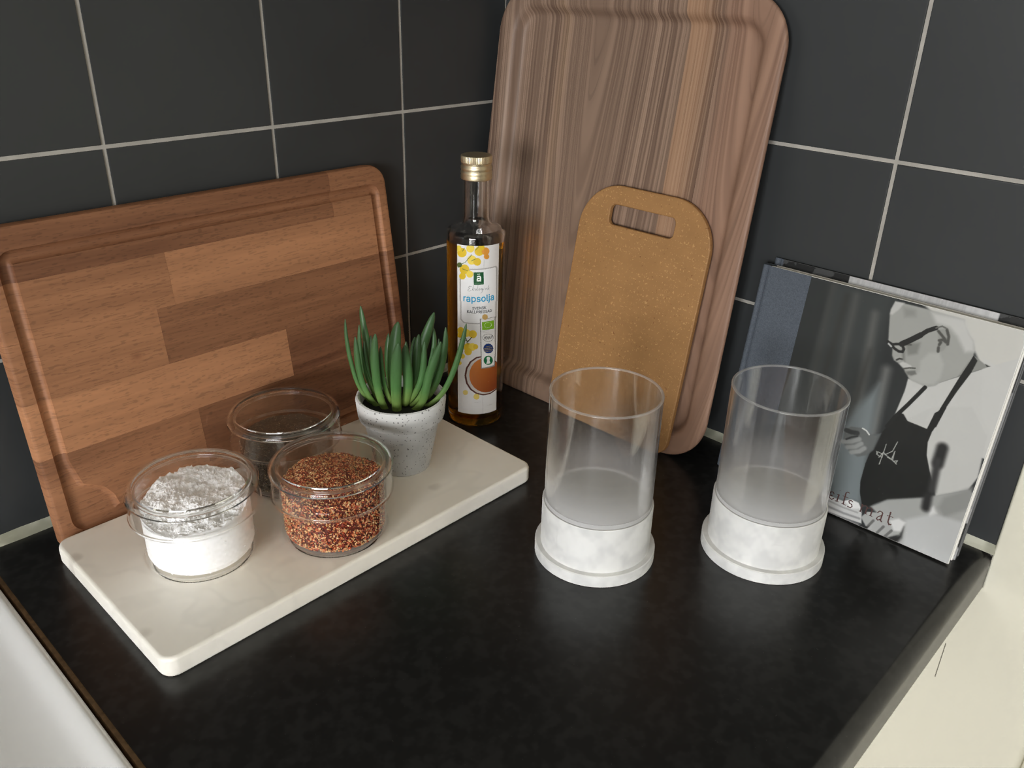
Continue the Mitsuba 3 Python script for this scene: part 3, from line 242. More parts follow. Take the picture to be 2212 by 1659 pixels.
COVER_PRINT = [('p',(62,66,66),14,[(38.08,183.07),(51.15,203.25),(121.47,205.09),(121.43,156.79),(129.08,100.42),(126.98,16.65),(45.63,11.83)]),('p',(50,53,53),6,[(45.06,201.73),(68.29,202.59),(66.1,121.97),(43.2,114.43)]),('l',(72,73,71),9,4,[(69.12,199.52),(72.17,123.97)]),('l',(84,85,83),9,5,[(90.4,196.88),(94.48,105.26)]),('l',(98,99,97),9,6,[(109.41,185.86),(117.94,96.28)]),('l',(112,113,111),9,7,[(131.06,143.38),(135.6,76.84)]),('l',(58,59,57),8,5,[(82.8,194.88),(81.4,113.89)]),('l',(70,71,69),8,5,[(114.12,154.51),(112.28,94.17)]),('p',(122,130,132),10,[(105.38,64.77),(115.78,104.18),(128.85,130.13),(135.6,76.84),(142.61,21.49),(114.81,13.44)]),('p',(214,213,206),3,[(142.14,204.75),(221.89,205.8),(241.25,142.2),(209.75,153.95),(190.59,178.42)]),('p',(210,210,206),1.2,[(149.38,141.63),(149.72,131.34),(147.64,108.73),(155.15,102.99),(234.69,97.25),(245.5,134.73),(224.88,184.76),(204.79,170.68),(192.66,161.17),(173.1,146.26)]),('p',(206,206,202),2,[(158.39,108.81),(174.01,125.36),(201.57,135.38),(218.36,115.82),(221.66,81.98),(217.96,68.65),(197.07,53.76),(184.42,75.17)]),('p',(212,212,208),3,[(197.5,176.07),(208.28,133.9),(224.21,113.22),(241.07,113.31),(235.35,150.3),(209.59,171.61)]),('p',(150,151,146),1.2,[(171.13,144.57),(184.86,155.59),(192.66,161.17),(204.79,170.68),(200.81,170.68),(190.83,175.24),(178.28,169.96)]),('p',(46,46,46),0.6,[(200.37,171.18),(204.36,170.22),(202.34,169.37)]),('p',(172,173,168),1.6,[(122.45,200.6),(120.89,193.49),(121.09,188.84),(122.48,182.47),(123.82,176.07),(125.28,169.68),(125.69,167.06),(128.9,164.96),(130.89,161.8),(131.95,156.63),(134.46,153.29),(137.38,152.15),(139.42,151.78),(142,149.52),(144.1,148.49),(145.43,146.51),(147.52,144.8),(149.4,142.67),(152.07,141.16),(158.65,140.3),(164.6,139.26),(171.02,142.83),(173.65,146.45),(184.86,155.59),(190.83,175.24),(190.49,180.31),(187.51,186.48),(183.63,189.81),(178.33,195.95),(176.95,200.67),(157.28,200.92),(138.8,201.06)]),('p',(204,204,200),2.2,[(122.45,200.6),(120.89,193.49),(120.92,189.46),(123.02,189.38),(126.75,194.44),(129.92,201.28)]),('p',(152,153,148),5,[(129.61,197.88),(139.67,198),(141.07,193.11),(133.06,190.19)]),('p',(208,208,204),5,[(151.65,199.36),(176.95,200.67),(184.17,189.97),(188.22,186.05),(190.48,178.37),(184.26,175.77),(175.36,186.04),(167.8,191.6),(157.47,191.86)]),('p',(186,187,182),4,[(150.55,142.02),(159.71,141.01),(169.72,143.07),(172.76,149.52),(172.35,161.44),(166.37,169.5),(159.06,167.21),(154.55,159.05),(155.71,150.6)]),('p',(206,206,202),1.5,[(138.83,151.59),(141.94,154.31),(148.68,153.07),(149.8,151.38),(144.04,149.15)]),('p',(120,121,117),2,[(145.93,147.02),(152.74,149.96),(154.7,147.53),(151,144.93),(147.81,144.89)]),('l',(92,92,88),0.8,1.2,[(143.83,148.74),(148.05,150.81),(152.22,151.77)]),('l',(64,64,62),0.8,1.4,[(136.51,154.08),(138.3,155.76),(140.81,156.01)]),('p',(132,133,128),3,[(137.92,163.98),(140.81,162.84),(143.11,154.69),(140.81,156.01)]),('p',(140,141,136),4,[(138.86,169.71),(150.49,173.25),(150.66,163.89),(144.04,160.45)]),('l',(96,96,92),1,1.4,[(138.51,167.56),(141.01,168.88),(143.99,169.59)]),('p',(160,161,156),1.5,[(160.45,186.84),(165.39,189.59),(169.27,185.52),(170.81,178.14),(168.62,172.2),(165.64,169.94),(163.6,175.93)]),('l',(86,86,82),1,2.2,[(160.93,186.19),(164.01,183.96),(167.1,181.61),(168.46,180.05)]),('l',(86,86,82),1,2.2,[(163.56,179.22),(166.17,180.67),(168.67,179.32)]),('l',(86,86,82),1,2.2,[(164.52,175.88),(165.11,178.04)]),('l',(86,86,82),1,2.2,[(166.77,188.96),(169.45,184.27),(170.43,178.02)]),('l',(86,86,82),1,2.2,[(165.18,170.46),(164.58,173.59)]),('l',(38,38,38),0.6,4.6,[(136.77,168.05),(142.88,173.49),(148.77,179.28)]),('l',(38,38,38),0.6,3.6,[(148.3,178.74),(152.93,184.23),(158.52,188.24)]),('l',(110,110,106),0.6,1.2,[(158.52,188.24),(162.61,190.87),(166.49,189.91)]),('l',(42,42,42),0.6,2.2,[(125.42,166.84),(129.71,165.55),(133.21,166.96),(136.86,167.74),(139.57,164.49),(139.14,161.91),(136.04,161.48),(132.48,162.63),(129.2,165.05)]),('l',(200,200,198),0.5,1.4,[(126.64,165.29),(129.25,163.69)]),('p',(30,31,30),0.8,[(151.7,111.79),(154.21,111.8),(158.86,107.16),(167.24,106.7),(175.54,106.08),(179.35,106.83),(178.54,95.66),(180.86,84.73),(186.82,72.49),(191.83,63.54),(193.72,51.31),(184.39,46.62),(162.11,35.27),(152.26,26.47),(150.52,23.1),(143.34,21.39),(138.77,31.43),(136.52,41.29),(136.22,58.71),(137.98,74.8),(141.76,89.52),(146.16,101.45)]),('l',(32,33,32),0.6,3.2,[(163.92,139.02),(160.89,132.47),(155.31,120.73),(148.59,107.66),(144.38,96.73)]),('p',(30,31,30),0.6,[(190.86,175.13),(194.7,171.94),(193.01,160.95),(187.69,143.89),(183.99,129.74),(181.09,110.07),(175.48,107.92),(178.01,118.62),(181.45,134.27),(185.84,154.26),(188.31,164),(189.93,170.41)]),('p',(30,31,30),0.6,[(176.84,121.07),(184.02,129),(182.3,118.66),(179.58,106.02),(174.82,105.8)]),('l',(176,177,172),0.4,0.7,[(142.09,72.65),(144.22,69.71),(147.83,69.29),(147.51,72.01),(143.39,72.7),(142.81,70.08)]),('l',(176,177,172),0.4,0.7,[(148.09,81.69),(147.96,75.04),(147.34,62.6)]),('l',(176,177,172),0.4,0.7,[(145.48,68.32),(147.81,74.03),(150.47,72.27),(155.66,70.63)]),('l',(176,177,172),0.4,0.7,[(149.57,72.38),(154.53,77.7),(156.18,86.97)]),('l',(176,177,172),0.4,0.7,[(152.1,71.05),(156.66,70.1),(156.44,78.48),(155.66,70.63),(160.67,67.99)]),('l',(176,177,172),0.4,0.7,[(157.29,69.41),(160.6,71.26),(159.67,68.52)]),('p',(96,100,100),2,[(131.16,83.51),(141.8,89.35),(139.49,72.55),(135.11,65.97)]),('p',(104,107,106),1.6,[(112.54,72.36),(111.87,81.58),(116.19,85.82),(124.61,87.91),(132.52,84.99),(139.33,85.76),(138.78,75.12),(135.11,65.97),(128.21,61.69),(120.36,63.83),(112.84,69.56)]),('l',(60,62,62),1.6,4,[(112.89,81.2),(117.49,81.05),(122.63,82.09)]),('l',(150,152,150),2,4,[(113.13,70.17),(119.74,72.79),(125.67,77.54)]),('l',(150,152,150),2,4,[(117.76,66.67),(124.2,69.74),(128.36,74.29)]),('l',(150,152,150),2,4,[(122.24,63.62),(128.52,67.14),(131.84,71.37)]),('l',(58,60,60),1.2,1.5,[(115.03,73.34),(118.67,76.71),(123.34,79.5)]),('l',(222,222,218),0.5,1.2,[(125.7,87.85),(129.3,87.05),(132.48,84.5)]),('p',(206,206,204),1.5,[(112.31,17.57),(119.93,17.44),(127.34,17.77),(133.56,22.11),(140.51,21.78),(145,15.36),(147.53,4.51),(116.58,1.59)]),('p',(236,236,234),2,[(128.17,18.15),(133.61,21.94),(140.11,21.6),(143.46,17.65),(135.76,14.08)]),('l',(150,150,150),1.5,2,[(115.11,7.08),(130.27,6.97),(144.7,8.2)]),('l',(120,120,120),1.2,2.4,[(116.66,1.32),(131.62,2),(146.29,2.39)]),('l',(170,170,168),1,1.5,[(115.59,12.42),(128.93,11.93),(141.61,12.78)]),('p',(172,173,170),3,[(150.52,23.1),(162.16,35.1),(187.93,48.69),(217.84,69.05),(226.37,66.07),(227.96,34.67),(222.68,-1.25),(177.19,-3.01),(179.88,18.05),(157.78,19.35)]),('p',(150,151,148),5,[(202.99,55.5),(220.17,72.34),(225.38,56.52),(207.77,39.02),(201.13,45.31)]),('p',(198,199,198),5,[(180.67,24.27),(199,38.66),(222.84,41.51),(224.49,3.55),(219.89,-2.72),(185,-0.08)]),('p',(226,226,224),4,[(193.95,41.99),(198.03,44.82),(201.85,40),(197.32,35.98)]),('p',(176,177,174),1.5,[(145.54,10.1),(149.45,17.24),(165.55,22.99),(175.65,20.91),(181.88,19.99),(180.19,9.37),(171.45,1.9),(161.1,1.01),(153.68,1.92)]),('l',(112,112,110),1.2,2.2,[(156.35,11.72),(153.06,4.14)]),('l',(112,112,110),1.2,2.2,[(165.62,10.2),(161.22,0.57)]),('l',(112,112,110),1.2,2.2,[(172.76,9.69),(168.84,1.81)]),('p',(40,40,40),1.5,[(145.31,2.63),(153.06,4.14),(154.41,5.79),(152.88,1.54),(146.13,1.31)]),('p',(42,42,42),4,[(170.37,1.07),(179.93,8.76),(180.87,17.55),(182.05,7.34),(179.62,0.69)]),('p',(226,226,224),3,[(168.79,17.64),(175.16,22.63),(181.4,21.7),(179.83,12.15),(174.28,10.43)]),('l',(44,44,44),5,9,[(190.36,94.96),(190.68,81.47)]),('l',(60,60,60),5,6,[(190.2,83.1),(192.77,57.44)]),('l',(46,46,46),5,7,[(191.32,51.17),(192.51,41.32)])]
COVER_LETTERS = [(2.2,[(114.9,18.53),(117.21,18.76)]),(1.6,[(118.04,20.95),(116.88,22.46),(114.92,21.99),(114.1,19.39),(114.96,16.21),(117.22,15.2),(118.92,16.99)]),(2.6,[(122.38,22.29),(122.01,15.65)]),(1.2,[(120.96,21.65),(122.55,22.37)]),(1.2,[(120.49,15.36),(123.47,15.5)]),(2.2,[(122.03,26.36),(122.24,26.26)]),(2.6,[(127.76,26.51),(127.95,15.53)]),(1.6,[(127.76,26.51),(128.72,27.74),(130.44,27.51)]),(1.2,[(126,22.71),(130.78,22.86)]),(1.2,[(126.61,15.32),(130.31,15.4)]),(1.8,[(135.28,20.89),(133.69,21.67),(132,20.4),(132.87,18.59),(135.07,18.29),(135.96,16.69),(134.65,14.77),(132.28,14.99)]),(2.6,[(143.98,22.37),(143.67,15.25)]),(1.2,[(142.7,22.09),(144.14,22.45)]),(1.2,[(142.58,15.24),(145.05,15.19)]),(1.6,[(144.62,20.68),(146.62,22.6),(148.39,21.72)]),(2.6,[(148.34,21.9),(148.17,15.35)]),(1.2,[(147.09,15.34),(149.54,15.29)]),(1.6,[(148.55,20.5),(151.16,22.4),(152.91,21.53)]),(2.6,[(152.84,21.8),(152.87,15.26)]),(1.2,[(151.79,15.25),(154.3,15.24)]),(1.8,[(157.81,20.85),(159.01,22.88),(161.47,22.56),(161.8,20.74)]),(2.6,[(161.83,22.23),(161.71,14.77),(163.19,14.19)]),(1.8,[(162.05,19.87),(159.17,17.53),(158.09,15.04),(159.68,14.1),(161.39,15.91)]),(2.6,[(167.75,25.98),(167.88,16.22),(169.26,14.42),(171.17,15.34)]),(1.2,[(165.91,21.69),(170.85,22.05)])]
LEAVES = [(0.0036,[(-0.3023,-0.1403,0.0775),(-0.3113,-0.1315,0.0911),(-0.3164,-0.1269,0.1132),(-0.3193,-0.1246,0.1406),(-0.3197,-0.125,0.1625)]),(0.004,[(-0.298,-0.1384,0.0777),(-0.3009,-0.134,0.0897),(-0.3047,-0.1288,0.1076),(-0.3066,-0.1256,0.1313),(-0.3057,-0.1253,0.1535)]),(0.0063,[(-0.2925,-0.135,0.0783),(-0.2948,-0.1286,0.0981),(-0.296,-0.1233,0.1249),(-0.2962,-0.119,0.144),(-0.2958,-0.1154,0.1657)]),(0.0051,[(-0.3031,-0.1448,0.077),(-0.3098,-0.1401,0.0888),(-0.3153,-0.1365,0.1077),(-0.318,-0.1361,0.1322),(-0.3192,-0.1372,0.1496)]),(0.0065,[(-0.3023,-0.1535,0.0772),(-0.3076,-0.1526,0.0927),(-0.3113,-0.1535,0.1124),(-0.3136,-0.1559,0.1373),(-0.3145,-0.1598,0.1579)]),(0.0042,[(-0.2956,-0.1534,0.0832),(-0.3011,-0.1511,0.102),(-0.3039,-0.1516,0.1212),(-0.3051,-0.1537,0.1414)]),(0.0096,[(-0.286,-0.1459,0.0826),(-0.2846,-0.1437,0.1123),(-0.2814,-0.1433,0.1354),(-0.2772,-0.144,0.1539)]),(0.0052,[(-0.2856,-0.1437,0.0816),(-0.2858,-0.1387,0.0987),(-0.2842,-0.1355,0.1217),(-0.2808,-0.1343,0.141)]),(0.008,[(-0.2979,-0.1635,0.0782),(-0.3015,-0.1682,0.1083),(-0.3043,-0.1738,0.1323),(-0.3064,-0.1802,0.1532)]),(0.0072,[(-0.2885,-0.1629,0.0823),(-0.2877,-0.1682,0.106),(-0.2901,-0.1699,0.1265),(-0.2926,-0.1715,0.1445)]),(0.0074,[(-0.2772,-0.1553,0.0804),(-0.2709,-0.1582,0.1006),(-0.2673,-0.1583,0.124),(-0.2648,-0.1573,0.1425)]),(0.0085,[(-0.2748,-0.1526,0.0837),(-0.2678,-0.1556,0.1049),(-0.2616,-0.1578,0.1281),(-0.2556,-0.1598,0.1449),(-0.2499,-0.1614,0.1606)]),(0.0045,[(-0.2714,-0.1536,0.0803),(-0.2611,-0.1593,0.0915),(-0.2538,-0.1619,0.1149),(-0.2497,-0.161,0.1316),(-0.2487,-0.1569,0.1466)]),(0.005,[(-0.2857,-0.162,0.0816),(-0.2826,-0.1673,0.0893),(-0.2779,-0.1743,0.1074),(-0.2767,-0.1777,0.1272),(-0.2769,-0.1794,0.1459)]),(0.0065,[(-0.2849,-0.1721,0.0785),(-0.2816,-0.1804,0.0901),(-0.2801,-0.1868,0.1137),(-0.2776,-0.1943,0.1365),(-0.2767,-0.2001,0.1523)]),(0.0042,[(-0.2832,-0.1659,0.0803),(-0.278,-0.1739,0.0926),(-0.2752,-0.1794,0.1082),(-0.2738,-0.1833,0.1258),(-0.2736,-0.1859,0.1409)]),(0.0053,[(-0.2737,-0.1649,0.0784),(-0.2647,-0.1736,0.0916),(-0.2587,-0.1789,0.1124),(-0.2554,-0.1814,0.1338),(-0.2544,-0.1815,0.1535)]),(0.0046,[(-0.2737,-0.1735,0.0785),(-0.2637,-0.1858,0.0932),(-0.2575,-0.1939,0.1147),(-0.2538,-0.1996,0.1368),(-0.251,-0.2041,0.1627)]),(0.0068,[(-0.275,-0.151,0.0806),(-0.2688,-0.1513,0.0975),(-0.2644,-0.1495,0.119),(-0.2608,-0.1469,0.1355)]),(0.0045,[(-0.2749,-0.1577,0.078),(-0.2666,-0.1637,0.0836),(-0.259,-0.1691,0.1029),(-0.2544,-0.1711,0.123),(-0.2526,-0.1702,0.1387)]),(0.0043,[(-0.2933,-0.1381,0.0823),(-0.2965,-0.1309,0.0995),(-0.2965,-0.1272,0.1215),(-0.2942,-0.1259,0.1401)]),(0.0041,[(-0.2936,-0.1417,0.0774),(-0.2973,-0.1361,0.083),(-0.3014,-0.1301,0.0997),(-0.3027,-0.1271,0.1186),(-0.3021,-0.1262,0.1373)]),(0.0049,[(-0.2826,-0.1548,0.0809),(-0.2784,-0.1576,0.0992),(-0.278,-0.1565,0.1206),(-0.2778,-0.1551,0.1386)])]
# ---------------------------------------------------------------- places measured in the photograph (metres; corner of the tiled walls = origin, worktop = 0)
def leaning(x0, y0, tilt, phi=0.0, wall='right', roll=0.0):
    """Frame of a board that leans on a wall: columns along its width, up its face, out of its face."""
    if wall == 'right':
        U, N0 = np.array([math.sin(phi), -math.cos(phi), 0]), np.array([math.cos(phi), math.sin(phi), 0])
    else:
        U, N0 = np.array([math.cos(phi), math.sin(phi), 0]), np.array([-math.sin(phi), math.cos(phi), 0])
    V = np.array([0, 0, math.cos(tilt)]) + N0 * math.sin(tilt)
    N = np.cross(U, V)
    return frame([x0, y0, 0], U, V, N)


BOARD = leaning(-0.5567, -0.0525, 0.1415, 0.0, 'left')
TRAY = leaning(-0.0725, -0.0114, 0.1358, 0.006, 'right')
CORK = leaning(-0.0788, -0.1515, 0.186, 0.006, 'right')
BOOK = leaning(-0.0503, -0.3504, 0.1559, 0.0, 'right')

# ---------------------------------------------------------------- materials
def local(M):
    o, u, v = M[:3, 3], M[:3, 0], M[:3, 1]
    return lambda p: ((p.x - float(o[0])) * float(u[0]) + (p.y - float(o[1])) * float(u[1]) + (p.z - float(o[2])) * float(u[2]),
                      (p.x - float(o[0])) * float(v[0]) + (p.y - float(o[1])) * float(v[1]) + (p.z - float(o[2])) * float(v[2]))


def tile_fn(p, n, uv):
    return mix(col(47, 49, 50), col(55, 57, 58), fbm(p.x * 9, p.y * 9, p.z * 9))


def tile_bump(p, n, uv):
    return noise(p.x * 160, p.y * 160, p.z * 160)


pbr('m_tile', proc(tile_fn), 0.42, 0.35)
pbr('m_grout', proc(lambda p, n, uv: mix(col(150, 146, 138), col(182, 178, 170), fbm(p.x * 60, p.y * 60, p.z * 60))), 0.9, 0.2)
pbr('m_sealant', proc(lambda p, n, uv: mix(col(150, 150, 132), col(196, 195, 178), smoothstep(0.25, 0.6, fbm(p.x * 45, p.y * 45, p.z * 45)))), 0.5, 0.4)
pbr('m_cream_paint', proc(lambda p, n, uv: mix(col(214, 211, 194), col(222, 219, 203), fbm(p.x * 5, p.y * 5, p.z * 5))), 0.55, 0.3)
pbr('m_scratch', rgb(120, 116, 104), 0.8)
pbr('m_white_paint', rgb(150, 146, 138), 0.7, 0.3)
pbr('m_far_wall', rgb(104, 98, 90), 0.8, 0.2)
pbr('m_ceiling', rgb(172, 169, 162), 0.8, 0.2)
pbr('m_floor', proc(lambda p, n, uv: mix(col(84, 60, 42), col(108, 78, 54), noise(p.x * 3, p.y * 40))), 0.4)
pbr('m_cabinet', rgb(215, 213, 204), 0.45)


def worktop_fn(p, n, uv):
    m = fbm(p.x * 150, p.y * 150, p.z * 150, 3)
    c = mix(col(25, 25, 25), col(34, 34, 34), smoothstep(0.35, 0.75, m))
    q = noise(p.x * 900, p.y * 900, 5.0)
    return mix(c, col(120, 118, 112), smoothstep(0.985, 0.99, q) * 0.35)


pbr('m_worktop', proc(worktop_fn), 0.27, 0.42)
pbr('m_chipboard', proc(lambda p, n, uv: mix(col(70, 52, 34), col(128, 100, 70), fbm(p.x * 300, p.y * 300, p.z * 300))), 0.8)
pbr('m_enamel', rgb(234, 234, 233), 0.22, 0.5)


def marble_fn(p, n, uv):
    w = fbm(p.x * 9 + 3, p.y * 9, p.z * 9, 4)
    v = dr.abs(fbm(p.x * 14 + w * 2, p.y * 14 + 7, p.z * 14, 4) - 0.5)
    c = mix(col(243, 239, 229), col(233, 227, 214), smoothstep(0.3, 0.7, w))
    c = mix(c, col(196, 192, 184), (1 - smoothstep(0.0, 0.05, v)) * 0.12)
    s = noise(p.x * 34 + 1, p.y * 34, p.z * 10)
    return mix(c, col(186, 178, 166), smoothstep(0.86, 0.95, s) * 0.5)


pbr('m_marble', proc(marble_fn), 0.33, 0.4)


def white_marble_fn(p, n, uv):
    w = fbm(p.x * 40, p.y * 40, p.z * 40, 3)
    v = dr.abs(fbm(p.x * 45 + w * 2, p.y * 45 + 4, p.z * 30, 3) - 0.5)
    c = mix(col(220, 220, 217), col(203, 203, 201), smoothstep(0.3, 0.7, fbm(p.x * 85, p.y * 85, p.z * 60 + 3, 3)))
    return mix(c, col(186, 186, 184), (1 - smoothstep(0.0, 0.08, v)) * 0.2 * smoothstep(0.4, 0.6, w))


pbr('m_white_marble', proc(white_marble_fn), 0.45, 0.35)

bl = local(BOARD)


def beech_fn(p, n, uv):
    u, v = bl(p)
    tone, seed = uv.x, uv.y
    w = v + 0.006 * (fbm(u * 9 + seed * 31, v * 22 + seed * 11) - 0.5)
    t = tone + 0.42 * (fbm(u * 4 + seed * 17, w * 75 + seed * 40, 0.0, 2) - 0.5) + 0.12 * (noise(u * 22 + seed * 9, w * 620) - 0.5)
    c = mix(col(82, 47, 31), col(182, 129, 92), dr.clip(t, 0, 1))
    fl = noise(u * 210 + seed * 5, v * 1300 + seed * 3)
    c = c * (1 - 0.22 * smoothstep(0.66, 0.85, fl))
    k1 = dr.square((u - 0.093) / 0.004) + dr.square((v - 0.143) / 0.003)
    return mix(c, col(104, 58, 38), dr.exp(-k1) * 0.5)


pbr('m_beech', proc(beech_fn), 0.55, 0.3)
tl = local(TRAY)


def walnut_fn(p, n, uv):
    u, v = tl(p)
    lo = smoothstep(0.2276, 0.2286, u)
    w1 = u + 0.006 * (fbm(u * 9, v * 5 + 3, 0.0, 2) - 0.5) + 0.0014 * (noise(u * 90, v * 22) - 0.5)
    # plain sawn leaves: nested arches about the middle of each leaf
    e1 = dr.sqrt(dr.square(w1 - 0.124) + dr.square(0.075 * (v - 0.62)))
    e2 = dr.sqrt(dr.square(w1 - 0.302) + dr.square(0.070 * (v - 0.66)))
    s = dr.select(u < 0.228, e1 + dr.select(w1 < 0.124, 3.0, 0.0) * smoothstep(0.0, 0.03, dr.abs(w1 - 0.124)) * 0.01, dr.select(u > 0.262, e2, w1))
    calm = dr.maximum(dr.exp(-dr.square((u - 0.124) / 0.030)), dr.exp(-dr.square((u - 0.302) / 0.022)))
    mid = 0.45 * noise(s * 420, v * 1.6) + 0.55 * noise(s * 900 + 7, v * 3.0)
    wide = noise(s * 130 + 4, v * 1.0)
    broad = fbm(s * 30, v * 0.9 + 9, 0.0, 2)
    t = 0.52 + (1 - 0.55 * calm) * (0.95 * (mid - 0.5) + 0.3 * (wide - 0.5)) + 0.45 * (broad - 0.5)
    t = dr.clip(t, 0, 1)
    c = mix(col(78, 57, 46), col(160, 134, 115), t)
    band = lo * (1 - smoothstep(0.240, 0.268, u))
    c = mix(c, mix(col(136, 102, 78), col(180, 146, 118), t), band * 0.9)
    c = mix(c, mix(col(100, 72, 58), col(176, 140, 118), t), smoothstep(0.258, 0.275, u) * 0.85)
    tan = dr.exp(-dr.square((u - 0.083) / 0.006))
    c = mix(c, mix(col(112, 88, 70), col(166, 138, 114), t), tan * 0.7)
    st = noise(s * 1500, v * 9)
    return c * (1 - 0.16 * smoothstep(0.62, 0.85, st))


pbr('m_walnut', proc(walnut_fn), 0.5, 0.35)


def cork_fn(p, n, uv):
    c = mix(col(146, 107, 66), col(160, 119, 75), fbm(p.x * 60, p.y * 60, p.z * 60))
    f = noise(p.y * 900, p.z * 900, p.x * 900)
    c = mix(c, col(206, 166, 114), smoothstep(0.72, 0.86, f) * 0.42)
    d = noise(p.y * 500 + 9, p.z * 500)
    return mix(c, col(110, 66, 34), smoothstep(0.93, 0.97, d) * 0.6)


pbr('m_fibre', proc(cork_fn), 0.6, 0.3)


def concrete_fn(p, n, uv):
    c = mix(col(168, 169, 167), col(196, 196, 193), fbm(p.x * 70, p.y * 70, p.z * 70, 4))
    rim = smoothstep(0.076, 0.086, p.z)
    c = mix(c, mix(c, col(222, 222, 220), 0.6), rim)
    a = dr.atan2(p.y + 0.1551, p.x + 0.2860) * 0.038
    for k, size in ((150, 0.15), (300, 0.22)):
        d0, d1, which = voronoi(a * k + 31, p.z * k + 7 * size)
        c = mix(c, col(82, 82, 82), (1 - smoothstep(size * which * 0.55, size * which * 0.55 + 0.07, d0)) * smoothstep(0.62, 0.72, which) * 0.8)
    return c


pbr('m_concrete', proc(concrete_fn), 0.85, 0.2)
pbr('m_soil', rgb(24, 24, 22), 0.9)
pbr('m_leaf', {'type': 'mesh_attribute', 'name': 'vertex_color'}, 0.42, 0.4)
pbr('m_print', {'type': 'mesh_attribute', 'name': 'vertex_color'}, 0.32, 0.4)
pbr('m_label', {'type': 'mesh_attribute', 'name': 'vertex_color'}, 0.5, 0.35)
pbr('m_flakes', {'type': 'mesh_attribute', 'name': 'vertex_color'}, 0.55, 0.4)
pbr('m_cloth', proc(lambda p, n, uv: mix(col(72, 78, 86), col(92, 98, 107), noise(p.y * 1500, p.z * 1500, p.x * 1500))), 0.85, 0.2)
pbr('m_dark_board', rgb(92, 93, 94), 0.5)
pbr('m_boards', rgb(226, 224, 218), 0.5)
pbr('m_pages', proc(lambda p, n, uv: mix(col(190, 188, 180), col(224, 222, 214), noise(p.x * 2500, 0.0, 0.0))), 0.8)
pbr('m_salt', proc(lambda p, n, uv: mix(col(243, 243, 242), col(252, 252, 252), noise(p.x * 400, p.y * 400, p.z * 400))), 0.6, 0.4)
pbr('m_gold', rgb(224, 208, 172), 0.42, metallic=1.0)
for name, c in (('blue', (52, 150, 196)), ('grey', (62, 66, 72)), ('black', (48, 48, 50)), ('white', (238, 242, 236)), ('brown', (66, 38, 34))):
    pbr('m_ink_' + name, rgb(*c), 0.5)
scene['m_glass'] = {'type': 'dielectric', 'int_ior': 1.46, 'ext_ior': 1.0, 'specular_transmittance': {'type': 'rgb', 'value': [1.0, 1.0, 0.995]}}
scene['m_sheet_glass'] = {'type': 'thindielectric', 'int_ior': 1.45}
scene['m_bottle_cavity'] = {'type': 'dielectric', 'int_ior': 1.0, 'ext_ior': 1.5}
scene['m_oil'] = {'type': 'dielectric', 'int_ior': 1.47, 'ext_ior': 1.5, 'specular_transmittance': {'type': 'rgb', 'value': [0.87, 0.62, 0.15]}}


def frost_fn(p, n, uv):
    t = 1 - smoothstep(0.047, 0.108, p.z)
    return dr.select(p.z < 0.0552, 0.85, 0.003 + 0.42 * t * (0.3 + 0.7 * t))


scene['m_frosted'] = {'type': 'blendbsdf', 'weight': proc(frost_fn), 'a': {'type': 'thindielectric', 'int_ior': 1.5},
                      'b': {'type': 'principledthin', 'base_color': rgb(236, 236, 236), 'roughness': 0.6, 'diff_trans': 1.0, 'eta': 1.3}}
scene['m_rim'] = {'type': 'blendbsdf', 'weight': 0.22, 'a': {'type': 'thindielectric', 'int_ior': 1.5}, 'b': {'type': 'principledthin', 'base_color': rgb(225, 225, 225), 'roughness': 0.4, 'diff_trans': 0.9, 'eta': 1.4}}

# ---------------------------------------------------------------- the room
P = 0.1503          # tile pitch
Z1 = 0.1541         # first horizontal joint
G = 0.0032          # joint width
add('wall_left', box(-2.72, 0.12, 0.006, 0.12, -0.9, 1.6), 'm_cream_paint', False, kind='structure')
add('wall_left__grout', box(-1.352, 0.0, 0.0014, 0.0061, -0.03, 1.06), 'm_grout', False)
wr = tm(m3.Manifold.batch_boolean([mf(rbox(-0.0035, 0.12, -3.1, -0.5938, -0.5, 1.6, 0.0022)), mf(box(0.006, 0.1, -0.65, 0.05, -0.9, 1.6)), mf(box(-0.0035, 0.1, -3.1, 0.05, -0.9, -0.0365))], m3.OpType.Add))
add('wall_right', wr, 'm_cream_paint', 30, kind='structure')
add('wall_right__grout', box(0.0014, 0.0061, -0.5925, 0.0014, -0.03, 1.06), 'm_grout', False)
add('wall_right__scratch', box(-0.00375, -0.0034, -0.5816, -0.5808, -0.1495, -0.1085), 'm_scratch', False, label='short dark upright scratch in the cream paint')


def tile_mesh(w, h):
    b, t = 0.0011, 0.0050
    rings = [((0, 0, w, h), -t), ((0, 0, w, h), -b), ((0.0003, 0.0003, w - 0.0003, h - 0.0003), -0.0003), ((b, b, w - b, h - b), 0.0)]
    V, F = [], []
    for (x0, y0, x1, y1), z in rings:
        V += [[x0, y0, z], [x1, y0, z], [x1, y1, z], [x0, y1, z]]
    for i in range(3):
        for t_ in range(4):
            u = (t_ + 1) % 4
            F += [[4 * i + t_, 4 * i + u, 4 * i + 4 + u], [4 * i + t_, 4 * i + 4 + u, 4 * i + 4 + t_]]
    F += [[12, 13, 14], [12, 14, 15]]
    return trimesh.Trimesh(V, F, process=False)


plies = {}


def tiles(wall, edges, M):
    rows = [0.0035] + [Z1 + P * k for k in range(6)]
    for x0, x1 in edges:
        for z0, z1 in zip(rows[:-1], rows[1:]):
            lo = z0 + (0 if z0 < 0.01 else G / 2)
            w, h = round(x1 - x0, 5), round(z1 - G / 2 - lo, 5)
            d = plies.setdefault((w, h), ply(tile_mesh(w, h), 'm_tile', smooth=40))
            k = key_of(wall + '__tile')
            scene[k] = {**d, 'to_world': T(M @ frame([x0, lo, 0], [1, 0, 0], [0, 1, 0], [0, 0, 1]))}


